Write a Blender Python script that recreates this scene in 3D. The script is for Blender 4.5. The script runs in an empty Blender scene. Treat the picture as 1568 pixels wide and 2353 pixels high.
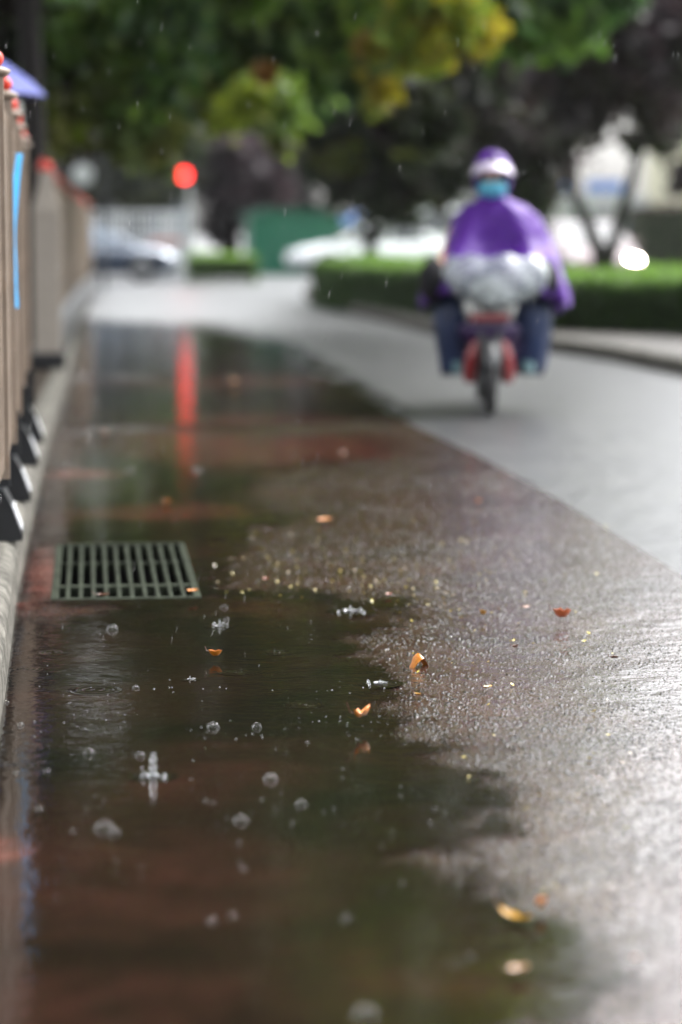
import bpy, bmesh, math, random
import numpy as np
from mathutils import Vector, Matrix, noise
random.seed(7); rng = np.random.default_rng(7)
R = math.radians
scn = bpy.context.scene
C = scn.collection

# ------------------------------------------------------------------ camera, light, exposure
CAM_H = 1.15
LENS, SENSOR = 85.0, 24.0
FPX = LENS / SENSOR * 1568.0                       # focal length in units of a 1568 x 2353 frame
PITCH = math.atan(641.5 / FPX)
YAW = math.atan(584.0 / FPX * math.cos(PITCH))
cam = bpy.data.cameras.new('camera'); cam_o = bpy.data.objects.new('camera', cam); C.objects.link(cam_o)
cam.sensor_fit = 'HORIZONTAL'; cam.sensor_width = SENSOR; cam.lens = LENS
cam.clip_start = 0.1; cam.clip_end = 3000
cam_o.location = (0, 0, CAM_H)
cam_o.rotation_euler = (math.pi/2 - PITCH, 0, -YAW)
cam.dof.use_dof = True; cam.dof.focus_distance = 6.25; cam.dof.aperture_fstop = 1.5; cam.dof.aperture_blades = 0
scn.camera = cam_o

SUN_EL, SUN_AZ = 52, 60
w = bpy.data.worlds.new("World"); scn.world = w; w.use_nodes = True
nt = w.node_tree; nt.nodes.clear()
sky = nt.nodes.new('ShaderNodeTexSky'); sky.sky_type = 'NISHITA'; sky.sun_disc = False
sky.sun_elevation = R(SUN_EL); sky.sun_rotation = R(SUN_AZ); sky.air_density = 1.0; sky.dust_density = 4.0
hs = nt.nodes.new('ShaderNodeHueSaturation'); hs.inputs['Saturation'].default_value = 0.14
bg = nt.nodes.new('ShaderNodeBackground'); bg.inputs['Strength'].default_value = 0.15
wo = nt.nodes.new('ShaderNodeOutputWorld')
nt.links.new(sky.outputs[0], hs.inputs['Color']); 
# overcast: the cloud deck is brighter overhead than at the horizon
tc = nt.nodes.new('ShaderNodeTexCoord'); sx = nt.nodes.new('ShaderNodeSeparateXYZ'); ma = nt.nodes.new('ShaderNodeMath'); ma.operation = 'MULTIPLY_ADD'
ma.inputs[1].default_value = .9; ma.inputs[2].default_value = .85
vm = nt.nodes.new('ShaderNodeVectorMath'); vm.operation = 'SCALE'
nt.links.new(tc.outputs['Generated'], sx.inputs[0]); nt.links.new(sx.outputs['Z'], ma.inputs[0]); nt.links.new(ma.outputs[0], vm.inputs['Scale']); nt.links.new(hs.outputs[0], vm.inputs[0])
nt.links.new(vm.outputs[0], bg.inputs['Color']); nt.links.new(bg.outputs[0], wo.inputs[0])
sl = bpy.data.lights.new('sun', 'SUN'); sl.energy = 0.6; sl.angle = R(40); sl.color = (1, .98, .95)
so = bpy.data.objects.new('sun', sl); C.objects.link(so)
so.rotation_euler = (R(90 - SUN_EL), 0, R(180 - SUN_AZ))
scn.view_settings.view_transform = 'Standard'; scn.view_settings.look = 'None'
scn.view_settings.exposure = 1.75; scn.view_settings.gamma = 1
scn.render.engine = 'CYCLES'
cy = scn.cycles
cy.use_denoising = True
try: cy.denoiser = 'OPENIMAGEDENOISE'
except Exception: pass
cy.max_bounces = 6; cy.diffuse_bounces = 2; cy.glossy_bounces = 4; cy.transmission_bounces = 6; cy.transparent_max_bounces = 16
cy.caustics_reflective = False; cy.caustics_refractive = False
cy.sample_clamp_indirect = 8

# a pixel of the photo (1568 wide) as a place on the ground, or at a distance along the road
Fv = Vector((math.sin(YAW)*math.cos(PITCH), math.cos(YAW)*math.cos(PITCH), -math.sin(PITCH)))
Rv = Vector((math.cos(YAW), -math.sin(YAW), 0)); Uv = Rv.cross(Fv)
def ray(u, v): return Fv + Rv*((u-784)/FPX) + Uv*((1176.5-v)/FPX)
def G(u, v, z=0.0):
    d = ray(u, v); t = (z-CAM_H)/d.z; return Vector((d.x*t, d.y*t, z))
def A(u, v, Y):
    d = ray(u, v); t = Y/d.y; return Vector((d.x*t, Y, CAM_H+d.z*t))
def ppm(Y): return FPX/Y

# ------------------------------------------------------------------ materials
def nodes_of(m):
    m.use_nodes = True; n = m.node_tree
    return n, n.nodes['Principled BSDF'], n.nodes['Material Output']
def ramp(n, stops, inp=None):
    r = n.nodes.new('ShaderNodeValToRGB'); e = r.color_ramp.elements
    e[0].position, e[0].color = stops[0][0], (*stops[0][1], 1); e[1].position, e[1].color = stops[-1][0], (*stops[-1][1], 1)
    for p, c in stops[1:-1]:
        x = e.new(p); x.color = (*c, 1)
    if inp is not None: n.links.new(inp, r.inputs[0])
    return r
def noise_n(n, scale, detail=4, rough=.55, co=None, dist=0.0):
    t = n.nodes.new('ShaderNodeTexNoise'); t.inputs['Scale'].default_value = scale
    t.inputs['Detail'].default_value = detail; t.inputs['Roughness'].default_value = rough; t.inputs['Distortion'].default_value = dist
    if co is not None: n.links.new(co, t.inputs['Vector'])
    return t
def math_n(n, op, a, b=None, c=None, clamp=False):
    m = n.nodes.new('ShaderNodeMath'); m.operation = op; m.use_clamp = clamp
    for i, x in enumerate((a, b, c)):
        if x is None: continue
        if isinstance(x, (int, float)): m.inputs[i].default_value = x
        else: n.links.new(x, m.inputs[i])
    return m.outputs[0]
def mixc(n, fac, a, b):
    m = n.nodes.new('ShaderNodeMix'); m.data_type = 'RGBA'
    for i, x in ((0, fac), (6, a), (7, b)):
        if isinstance(x, (int, float)): m.inputs[i].default_value = x
        elif isinstance(x, tuple): m.inputs[i].default_value = (*x, 1)
        else: n.links.new(x, m.inputs[i])
    return m.outputs[2]
_mc = {}
def mat(name, col, rough=.5, metal=0.0, var=.15, scale=6.0, bump=0.0, bscale=40, ior=1.45, trans=0.0, emit=None, estr=0, coat=0.0, spec=.5):
    if name in _mc: return _mc[name]
    m = bpy.data.materials.new(name); n, b, o = nodes_of(m)
    co = n.nodes.new('ShaderNodeTexCoord').outputs['Object']
    t = noise_n(n, scale, 5, .6, co)
    lo = tuple(c*(1-var) for c in col); hi = tuple(min(1, c*(1+var)) for c in col)
    r = ramp(n, [(.3, lo), (.7, hi)], t.outputs['Fac']); n.links.new(r.outputs[0], b.inputs['Base Color'])
    b.inputs['Roughness'].default_value = rough; b.inputs['Metallic'].default_value = metal; b.inputs['IOR'].default_value = ior
    b.inputs['Transmission Weight'].default_value = trans; b.inputs['Specular IOR Level'].default_value = spec; b.inputs['Coat Weight'].default_value = coat; b.inputs['Coat Roughness'].default_value = .12
    if emit: b.inputs['Emission Color'].default_value = (*emit, 1); b.inputs['Emission Strength'].default_value = estr
    if bump:
        t2 = noise_n(n, bscale, 3, .6, co); bn = n.nodes.new('ShaderNodeBump'); bn.inputs['Distance'].default_value = bump
        n.links.new(t2.outputs['Fac'], bn.inputs['Height']); n.links.new(bn.outputs[0], b.inputs['Normal'])
    _mc[name] = m; return m
def leaf_mat():
    m = bpy.data.materials.new('leaf_tissue'); n, b, o = nodes_of(m)
    at = n.nodes.new('ShaderNodeAttribute'); at.attribute_name = 'leaf_colour'
    n.links.new(at.outputs['Color'], b.inputs['Base Color']); b.inputs['Roughness'].default_value = .38
    tr = n.nodes.new('ShaderNodeBsdfTranslucent'); n.links.new(at.outputs['Color'], tr.inputs['Color'])
    mx = n.nodes.new('ShaderNodeMixShader'); mx.inputs[0].default_value = .5
    n.links.new(b.outputs[0], mx.inputs[1]); n.links.new(tr.outputs[0], mx.inputs[2]); n.links.new(mx.outputs[0], o.inputs['Surface'])
    return m
LEAF = leaf_mat()

def wet_ground(name, cols, grain, macro, rough, base_scale=2.5, ior=1.4, coat=1.0, crough=.16):
    """wet coarse paving: film of water over coarse grit, broad low hollows"""
    m = bpy.data.materials.new(name); n, b, o = nodes_of(m)
    co = n.nodes.new('ShaderNodeTexCoord').outputs['Object']
    t = noise_n(n, base_scale, 6, .65, co); g = noise_n(n, 150, 3, .7, co)
    c1 = ramp(n, [(.32, cols[0]), (.5, cols[1]), (.7, cols[2])], t.outputs['Fac']).outputs[0]
    sp = ramp(n, [(.42, (.35, .35, .35)), (.7, (1.9, 1.8, 1.7))], g.outputs['Fac']).outputs[0]
    mm = n.nodes.new('ShaderNodeMix'); mm.data_type = 'RGBA'; mm.blend_type = 'MULTIPLY'; mm.inputs[0].default_value = .8
    n.links.new(c1, mm.inputs[6]); n.links.new(sp, mm.inputs[7]); n.links.new(mm.outputs[2], b.inputs['Base Color'])
    v = n.nodes.new('ShaderNodeTexVoronoi'); v.inputs['Scale'].default_value = 105; n.links.new(co, v.inputs['Vector'])
    f = noise_n(n, 240, 2, .6, co)
    big = noise_n(n, 7, 4, .6, co)
    pool = ramp(n, [(.36, (.35,)*3), (.62, (1, 1, 1))], noise_n(n, 3.2, 5, .6, co).outputs['Fac']).outputs[0]
    h = math_n(n, 'MULTIPLY', math_n(n, 'ADD', math_n(n, 'SUBTRACT', 1.0, v.outputs['Distance']), f.outputs['Fac']), pool)
    b1 = n.nodes.new('ShaderNodeBump'); b1.inputs['Distance'].default_value = macro; n.links.new(big.outputs['Fac'], b1.inputs['Height'])
    b2 = n.nodes.new('ShaderNodeBump'); b2.inputs['Distance'].default_value = grain; n.links.new(h, b2.inputs['Height']); n.links.new(b1.outputs[0], b2.inputs['Normal'])
    n.links.new(b2.outputs[0], b.inputs['Normal'])
    b.inputs['Roughness'].default_value = rough; b.inputs['IOR'].default_value = ior
    b.inputs['Coat Weight'].default_value = coat; b.inputs['Coat IOR'].default_value = 1.33; b.inputs['Coat Roughness'].default_value = crough; n.links.new(b1.outputs[0], b.inputs['Coat Normal'])
    return m
M_ROAD = wet_ground('wet_asphalt', ((.035, .037, .042), (.055, .058, .063), (.085, .088, .09)), .0009, .008, .34, coat=.5, crough=.34)
M_LANE = wet_ground('wet_red_paving', ((.028, .013, .010), (.050, .021, .016), (.082, .036, .028)), .0013, .006, .14, coat=.9, crough=.15)
M_SIDE = wet_ground('wet_pavement', ((.05, .047, .044), (.08, .075, .07), (.11, .10, .095)), .0008, .002, .4, coat=0)

def puddle_mat():
    m = bpy.data.materials.new('puddle_water'); n, b, o = nodes_of(m)
    co = n.nodes.new('ShaderNodeTexCoord').outputs['Object']
    t = noise_n(n, 1.6, 6, .6, co, .4)
    silt = ramp(n, [(.38, (.005, .0042, .003)), (.58, (.011, .0065, .0045)), (.8, (.032, .012, .009))], t.outputs['Fac']).outputs[0]
    sh = n.nodes.new('ShaderNodeAttribute'); sh.attribute_name = 'shallow'
    silt = mixc(n, math_n(n, 'MULTIPLY', sh.outputs['Fac'], math_n(n, 'MULTIPLY_ADD', noise_n(n, 6, 5, .65, co).outputs['Fac'], 2.6, -.7, clamp=True)), silt, (.15, .048, .036))
    n.links.new(silt, b.inputs['Base Color'])
    b.inputs['Roughness'].default_value = .03; b.inputs['IOR'].default_value = 1.33
    mp = n.nodes.new('ShaderNodeMapping'); mp.inputs['Scale'].default_value = (.8, 1.25, 1); n.links.new(co, mp.inputs['Vector'])
    r1 = noise_n(n, 9, 3, .6, mp.outputs[0], .3); r2 = noise_n(n, 42, 3, .6, mp.outputs[0])
    v = n.nodes.new('ShaderNodeTexVoronoi'); v.inputs['Scale'].default_value = 5.5; n.links.new(co, v.inputs['Vector'])
    ring = math_n(n, 'SINE', math_n(n, 'MULTIPLY', v.outputs['Distance'], 75))
    fade = math_n(n, 'SUBTRACT', 1.0, math_n(n, 'MULTIPLY', v.outputs['Distance'], 3.4), clamp=True)
    ring = math_n(n, 'MULTIPLY', ring, fade)
    B = None
    for hgt, dist in ((r1.outputs['Fac'], .0015), (r2.outputs['Fac'], .00035), (ring, .0002)):
        bn = n.nodes.new('ShaderNodeBump'); bn.inputs['Distance'].default_value = dist; n.links.new(hgt, bn.inputs['Height'])
        if B: n.links.new(B, bn.inputs['Normal'])
        B = bn.outputs[0]
    n.links.new(B, b.inputs['Normal'])
    # the shore: coarse grit stands out of the thin film
    dp = n.nodes.new('ShaderNodeAttribute'); dp.attribute_name = 'depth'
    g = noise_n(n, 130, 3, .75, co); g2 = noise_n(n, 5, 5, .65, co)
    lvl = math_n(n, 'ADD', math_n(n, 'MULTIPLY', dp.outputs['Fac'], 5.5), math_n(n, 'MULTIPLY_ADD', g2.outputs['Fac'], 2.4, -1.15))
    mp2 = n.nodes.new('ShaderNodeMapping'); mp2.inputs['Scale'].default_value = (1.6, .7, 1); n.links.new(co, mp2.inputs['Vector'])
    g3 = noise_n(n, 1.3, 4, .6, mp2.outputs[0], .6)
    lvl = math_n(n, 'ADD', lvl, math_n(n, 'MULTIPLY_ADD', g.outputs['Fac'], 2.6, -1.3)); lvl = math_n(n, 'ADD', lvl, math_n(n, 'MULTIPLY_ADD', g3.outputs['Fac'], 1.4, -.6))
    al = math_n(n, 'MULTIPLY_ADD', lvl, 5, .5, clamp=True)
    n.links.new(al, b.inputs['Alpha'])
    return m
M_WATER = puddle_mat()
def film_mat():
    m = bpy.data.materials.new('water_film'); n = None; m.use_nodes = True; n = m.node_tree; n.nodes.clear()
    o = n.nodes.new('ShaderNodeOutputMaterial'); tr = n.nodes.new('ShaderNodeBsdfTransparent'); tr.inputs[0].default_value = (.97, .98, .98, 1)
    gl = n.nodes.new('ShaderNodeBsdfGlossy'); gl.inputs['Roughness'].default_value = .06
    lw = n.nodes.new('ShaderNodeLayerWeight'); lw.inputs[0].default_value = .35
    co = n.nodes.new('ShaderNodeTexCoord').outputs['Object']; t = noise_n(n, 90, 2, .5, co)
    bn = n.nodes.new('ShaderNodeBump'); bn.inputs['Distance'].default_value = .0008; n.links.new(t.outputs['Fac'], bn.inputs['Height']); n.links.new(bn.outputs[0], gl.inputs['Normal'])
    f = math_n(n, 'MULTIPLY_ADD', lw.outputs['Fresnel'], .44, .008, clamp=True)
    mx = n.nodes.new('ShaderNodeMixShader'); n.links.new(f, mx.inputs[0]); n.links.new(tr.outputs[0], mx.inputs[1]); n.links.new(gl.outputs[0], mx.inputs[2])
    n.links.new(mx.outputs[0], o.inputs[0]); return m
M_FILM = film_mat()
def drop_mat():
    m = bpy.data.materials.new('rain_water'); m.use_nodes = True; n = m.node_tree; n.nodes.clear()
    o = n.nodes.new('ShaderNodeOutputMaterial'); tr = n.nodes.new('ShaderNodeBsdfTransparent')
    gl = n.nodes.new('ShaderNodeBsdfDiffuse'); gl.inputs[0].default_value = (.85, .87, .9, 1)
    g2 = n.nodes.new('ShaderNodeBsdfGlossy'); g2.inputs['Roughness'].default_value = .2
    a = n.nodes.new('ShaderNodeMixShader'); a.inputs[0].default_value = .5; n.links.new(gl.outputs[0], a.inputs[1]); n.links.new(g2.outputs[0], a.inputs[2])
    mx = n.nodes.new('ShaderNodeMixShader'); mx.inputs[0].default_value = .22
    n.links.new(tr.outputs[0], mx.inputs[1]); n.links.new(a.outputs[0], mx.inputs[2]); n.links.new(mx.outputs[0], o.inputs[0]); return m
M_DROP = drop_mat()

# ------------------------------------------------------------------ mesh helpers
class MB:
    def __init__(s): s.v = []; s.f = []
    def add(s, vs, fs):
        k = len(s.v); s.v += [tuple(p) for p in vs]; s.f += [tuple(i+k for i in f) for f in fs]; return s
    def box(s, x0, x1, y0, y1, z0, z1):
        return s.add([(x, y, z) for x in (x0, x1) for y in (y0, y1) for z in (z0, z1)],
                     [(0,1,3,2), (4,6,7,5), (0,4,5,1), (2,3,7,6), (0,2,6,4), (1,5,7,3)])
    def loft(s, rings, cap=True, close=True):
        n = len(rings[0]); vs = [p for r in rings for p in r]; fs = []
        for i in range(len(rings)-1):
            for j in range(n if close else n-1):
                a, b = i*n+j, i*n+(j+1) % n; fs.append((a, b, b+n, a+n))
        if cap: fs += [tuple(range(n))[::-1], tuple(range((len(rings)-1)*n, len(rings)*n))]
        return s.add(vs, fs)
    def tube(s, pts, rad, n=8, cap=True):
        pts = [Vector(p) for p in pts]; rad = rad if isinstance(rad, (list, tuple)) else [rad]*len(pts); rings = []
        for i, p in enumerate(pts):
            d = (pts[min(i+1, len(pts)-1)] - pts[max(i-1, 0)]).normalized()
            a = d.cross(Vector((0, 0, 1)) if abs(d.z) < .9 else Vector((0, 1, 0))).normalized(); b = d.cross(a)
            rings.append([p + (a*math.cos(t) + b*math.sin(t))*rad[i] for t in [2*math.pi*k/n for k in range(n)]])
        return s.loft(rings, cap)
    def lathe(s, prof, c=(0, 0, 0), n=16, axis='z', cap=True):
        rings = []
        for r, h in prof:
            ring = []
            for k in range(n):
                t = 2*math.pi*k/n; a, b = r*math.cos(t), r*math.sin(t)
                q = {'z': (a, b, h), 'x': (h, a, b), 'y': (b, h, a)}[axis]; ring.append((q[0]+c[0], q[1]+c[1], q[2]+c[2]))
            rings.append(ring)
        return s.loft(rings, cap)
    def ball(s, c, r, n=12, sq=(1, 1, 1)):
        k = n//2+1; pr = [(max(1e-4, math.sin(math.pi*i/(k-1))), -math.cos(math.pi*i/(k-1))) for i in range(k)]
        st = len(s.v); s.lathe([(a*r, b*r) for a, b in pr], (0, 0, 0), n)
        for i in range(st, len(s.v)): x, y, z = s.v[i]; s.v[i] = (x*sq[0]+c[0], y*sq[1]+c[1], z*sq[2]+c[2])
        return s
    def build(s, name, m, parent=None, smooth=False, bevel=0, mods=()):
        me = bpy.data.meshes.new(name); me.from_pydata(s.v, [], s.f); me.update()
        bm = bmesh.new(); bm.from_mesh(me); bmesh.ops.recalc_face_normals(bm, faces=bm.faces); bm.to_mesh(me); bm.free()
        if smooth:
            me.polygons.foreach_set('use_smooth', [True]*len(me.polygons))
        o = bpy.data.objects.new(name, me); C.objects.link(o); me.materials.append(m)
        if parent: o.parent = parent
        if bevel:
            b = o.modifiers.new('bevel', 'BEVEL'); b.width = bevel; b.segments = 2; b.limit_method = 'ANGLE'
        return o
def tag(o, label=None, cat=None, group=None, kind=None):
    for k, v in (('label', label), ('category', cat), ('group', group), ('kind', kind)):
        if v: o[k] = v
    return o
def thing(name, label, cat, loc=(0, 0, 0), rz=0, group=None):
    o = bpy.data.objects.new(name, None); C.objects.link(o); o.location = loc; o.rotation_euler = (0, 0, rz)
    o.empty_display_size = .1; return tag(o, label, cat, group)
def copy_tree(o, parent=None):
    c = o.copy(); C.objects.link(c)
    if parent: c.parent = parent
    for ch in list(o.children): copy_tree(ch, c)
    return c
def leaves_mesh(name, P_, size, cols, parent, flat=.0, aspect=.6):
    """many leaf-sized faces; P_ (n,3), size (n,), cols (n,3)"""
    n = len(P_); d = rng.normal(size=(n, 3)); d[:, 2] *= (1-flat); d /= np.linalg.norm(d, axis=1)[:, None]
    e = rng.normal(size=(n, 3)); e -= (e*d).sum(1)[:, None]*d; e /= np.linalg.norm(e, axis=1)[:, None]
    s_ = size[:, None]
    quad = np.stack([P_-d*s_, P_+e*s_*aspect, P_+d*s_, P_-e*s_*aspect], 1).reshape(-1, 3)
    me = bpy.data.meshes.new(name); me.vertices.add(4*n); me.vertices.foreach_set('co', quad.ravel())
    me.loops.add(4*n); me.loops.foreach_set('vertex_index', np.arange(4*n)); me.polygons.add(n)
    me.polygons.foreach_set('loop_start', np.arange(n)*4); me.polygons.foreach_set('loop_total', np.full(n, 4)); me.update()
    a = me.attributes.new('leaf_colour', 'FLOAT_COLOR', 'FACE')
    a.data.foreach_set('color', np.concatenate([cols, np.ones((n, 1))], 1).ravel())
    me.materials.append(LEAF)
    o = bpy.data.objects.new(name, me); C.objects.link(o)
    if parent: o.parent = parent
    return o

# ------------------------------------------------------------------ ground, lane, kerb, puddle
def interp(tab, y):
    ys = [t[0] for t in tab]; return float(np.interp(y, ys, [t[1] for t in tab]))
kerb_px = [(5, 1468), (30, 1290), (60, 1150), (110, 960), (150, 850), (186, 740), (200, 690), (206, 660)]
KZ = .14
kt = [(G(u, v, KZ).y, G(u, v, KZ).x) for u, v in kerb_px]
kt = [(1.5, kt[0][1]+.0)] + kt + [(80, kt[-1][1]+.2)]
kerbX = lambda y: interp(kt, y)
edge_px = [(1568, 1325), (1500, 1280), (1250, 1130), (1100, 1050), (930, 970), (800, 890), (640, 838), (480, 806), (330, 786), (205, 776)]
et = [(G(u, v).y, G(u, v).x) for u, v in edge_px]
et = [(2.0, et[0][1]+.25), (5.5, et[0][1]+.12)] + et
laneX = lambda y: interp(et, y)
LANE_END = et[-1][0]
# drain opening
g0, g1, g2, g3 = G(118, 1378), G(458, 1378), G(432, 1254), G(150, 1254)
DX0, DX1, DY0, DY1 = g0.x+.01, g1.x-.005, g1.y, g2.y
me = MB(); B = 900.0
me.add([(-B, -B, 0), (B, -B, 0), (B, B, 0), (-B, B, 0), (DX0, DY0, 0), (DX1, DY0, 0), (DX1, DY1, 0), (DX0, DY1, 0)],
       [(0, 1, 5, 4), (1, 2, 6, 5), (2, 3, 7, 6), (3, 0, 4, 7)])
tag(me.build('road', M_ROAD), kind='structure')
def strip_mesh(name, m, y0, y1, nx, ny, z, attrs=None, keep=None, xr=None):
    ys = y0*(y1/y0)**(np.arange(ny+1)/ny)
    vs = []
    for y in ys:
        a, b = (kerbX(y)-.02, laneX(y)) if xr is None else xr(y)
        a = min(a, b-.01)
        for i in range(nx+1): vs.append((a+(b-a)*i/nx, y, z))
    V = np.array(vs)
    vals = {k: f(V) for k, f in (attrs or {}).items()}
    fs = []
    for j in range(ny):
        for i in range(nx):
            q = j*(nx+1)+i; idx = (q, q+1, q+nx+2, q+nx+1)
            c = V[list(idx)].mean(0)
            if DX0-.004 < c[0] < DX1+.004 and DY0-.01 < c[1] < DY1+.01: continue
            if keep is not None and not keep(idx, vals): continue
            fs.append(idx)
    me_ = bpy.data.meshes.new(name); me_.from_pydata(vs, [], fs)
    for k, a in vals.items():
        at = me_.attributes.new(k, 'FLOAT', 'POINT'); at.data.foreach_set('value', a)
    me_.update(); me_.materials.append(m); o = bpy.data.objects.new(name, me_); C.objects.link(o); return tag(o, kind='structure')
strip_mesh('bike_lane', M_LANE, 2.2, LANE_END, 120, 260, .004)

def poly_sdf(V, poly):
    x, y = V[:, 0], V[:, 1]; n = len(poly); d = np.full(len(V), 1e9); ins = np.zeros(len(V), bool)
    for i in range(n):
        ax, ay = poly[i]; bx, by = poly[(i+1) % n]; ex, ey = bx-ax, by-ay
        t = np.clip(((x-ax)*ex+(y-ay)*ey)/(ex*ex+ey*ey), 0, 1); d = np.minimum(d, np.hypot(x-ax-ex*t, (y-ay-ey*t)*.35))
        c = (ay > y) != (by > y); xi = ax + (y-ay)*ex/np.where(ey == 0, 1e-9, ey); ins ^= c & (x < xi)
    return np.where(ins, d, -d)
pud1 = [(-400, 2700), (-300, 1900), (-100, 1560), (35, 1438), (150, 1428), (250, 1416), (262, 1392), (480, 1384), (760, 1382), (900, 1388), (860, 1440), (805, 1480), (850, 1560),
        (890, 1640), (905, 1700), (990, 1745), (1110, 1800), (1110, 1870), (1010, 1925), (960, 1990), (1010, 2060), (1200, 2115), (1310, 2175), (1200, 2260), (1090, 2353), (950, 2700)]
pud2 = [(170, 740), (420, 752), (640, 800), (800, 880), (860, 960), (760, 990), (880, 1030), (760, 1060), (560, 1090), (520, 1150), (600, 1200), (500, 1245), (480, 1375), (250, 1390), (100, 1378), (75, 1330), (85, 1240), (95, 1100), (95, 1000), (120, 880)]
W1 = [tuple(G(*p).xy) for p in pud1]; W2 = [tuple(G(*p).xy) for p in pud2]
pink_px = [(60, 1405, 60, 16), (130, 1414, 90, 8), (0, 1965, 80, 28), (180, 1094, 110, 12), (95, 1320, 40, 60), (900, 1052, 160, 14), (640, 1010, 420, 60, .7), (380, 1180, 240, 20, .4), (500, 880, 300, 14, .6), (250, 2040, 560, 130, .11), (100, 2340, 600, 130, .13)]
bars_px = [(430, 868, 300, 9), (520, 990, 330, 14)]      # bands added to thin the film and break up the red reflection
def depth_f(V):
    d = np.maximum(poly_sdf(V, W1), poly_sdf(V, W2))*np.minimum(1, (6/V[:, 1])**1.3)
    for u, v, ru, rv in bars_px:
        c = G(u, v); rx = (G(u+ru, v)-c).length; ry = (G(u, v-rv)-c).length
        d = d-(.22 if v < 900 else .5)*np.exp(-((V[:, 0]-c.x)/rx)**2-((V[:, 1]-c.y-.12*np.sin(V[:, 0]*5))/ry)**2)
    return d
def shallow_f(V):
    out = np.zeros(len(V))
    for u, v, ru, rv, *it in pink_px:
        c = G(u, v); rx = (G(u+ru, v)-c).length; ry = (G(u, v-rv)-c).length
        q = ((V[:, 0]-c.x)/rx)**2+((V[:, 1]-c.y)/ry)**2; out = np.maximum(out, np.clip(1.25-q, 0, 1)*(it[0] if it else 1))
    return out*.8
strip_mesh('puddle', M_WATER, 2.2, LANE_END+7, 150, 420, .0085, {'depth': depth_f, 'shallow': shallow_f},
           keep=lambda idx, v: max(v['depth'][i] for i in idx) > -.5, xr=lambda y: (kerbX(y)-.015, kerbX(y)+2.3))

# coarse grit standing proud of the lane, far too many stones to count
M_GRIT = mat('wet_grit', (.012, .009, .008), .06, var=.5, scale=80, ior=1.4)
n = 205000; u_ = rng.random(n); yy = 3.0*(16/3.0)**rng.random(n)
kx = np.interp(yy, [t[0] for t in kt], [t[1] for t in kt]); lx = np.interp(yy, [t[0] for t in et], [t[1] for t in et])
X_ = kx+(lx-kx)*u_
dep = depth_f(np.stack([X_, yy, 0*yy], 1)); keep = (dep < rng.normal(size=n)*.035-.005) & (rng.random(n) < np.clip(1.5-yy/16, .2, 1)*np.clip(.75+.5*np.sin(X_*2.3+1.7*np.sin(yy*1.9))*np.sin(yy*3.7+X_), .3, 1)) & ~((X_ > DX0-.03) & (X_ < DX1+.03) & (yy > DY0-.05) & (yy < DY1+.05))
X_, yy, dep = X_[keep], yy[keep], dep[keep]; n = len(X_)
r_ = rng.uniform(.0024, .0050, n)*rng.choice([1, 1, 1.6], n); hh = r_*rng.uniform(.10, .55, n); ph = rng.random(n)*6.28
ang = ph[:, None]+np.arange(6)[None]*math.pi/3; rad_ = r_[:, None]*rng.uniform(.7, 1.25, (n, 6))
vv = np.zeros((n, 7, 3)); vv[:, 0, 0] = X_+rng.normal(size=n)*r_*.2; vv[:, 0, 1] = yy+rng.normal(size=n)*r_*.2; vv[:, 0, 2] = .0042+hh
vv[:, 1:, 0] = X_[:, None]+rad_*np.cos(ang); vv[:, 1:, 1] = yy[:, None]+rad_*np.sin(ang); vv[:, 1:, 2] = .0035
tri = np.array([(0, k+1, (k+1) % 6+1) for k in range(6)]); ff = (np.arange(n)[:, None, None]*7+tri[None]).reshape(-1)
gm = bpy.data.meshes.new('paving_grit'); gm.vertices.add(7*n); gm.vertices.foreach_set('co', vv.ravel()); gm.loops.add(18*n); gm.loops.foreach_set('vertex_index', ff)
gm.polygons.add(6*n); gm.polygons.foreach_set('loop_start', np.arange(6*n)*3); gm.polygons.foreach_set('loop_total', np.full(6*n, 3)); gm.polygons.foreach_set('use_smooth', np.ones(6*n, bool)); gm.update()
gm.materials.append(M_GRIT); go = bpy.data.objects.new('paving_grit', gm); C.objects.link(go); tag(go, 'coarse wet grit glinting on the red lane beside the puddle', 'grit', kind='stuff')

# raised pavement behind the kerb, and kerb stones
def ribbon(name, m, y0, y1, n, fa, fb, z):
    b = MB(); vs = []
    for i in range(n+1):
        y = y0+(y1-y0)*i/n; vs += [(fa(y), y, z), (fb(y), y, z)]
    b.add(vs, [(2*i, 2*i+1, 2*i+3, 2*i+2) for i in range(n)]); return tag(b.build(name, m), kind='structure')
ribbon('pavement', mat('shaded_wet_paving', (.035, .028, .022), .7, spec=.03, var=.6, scale=4, bump=.01, bscale=50), -5, 75, 160, lambda y: -60, lambda y: kerbX(y)-.095, KZ-.012)  # brownish paving, its colour darkened for the shadow behind the kerb
M_KERB = mat('kerb_stone', (.11, .105, .092), .6, spec=.04, var=.7, scale=14, bump=.012, bscale=45)
M_KERBF = M_KERB
y = 2.0; k = 0
kb = None
while y < 60:
    L = 1.0 if y < 26 else 4.0
    a, b_ = y+.006, y+L-.006; xa, xb = kerbX(a), kerbX(b_)
    q = MB(); rings = []
    for yy, xx in ((a, xa), ((a+b_)/2, kerbX((a+b_)/2)), (b_, xb)):
        rings.append([(xx-.10, yy, -.05), (xx-.10, yy, KZ), (xx-.035, yy, KZ+.002), (xx-.012, yy, KZ-.012), (xx, yy, KZ-.04), (xx+.012, yy, -.05)])
    q.loft(rings); o = q.build('kerb_stone', M_KERB, bevel=.004)
    tag(o, kind='structure', group='kerb stones along the puddle'); y += L

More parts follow.
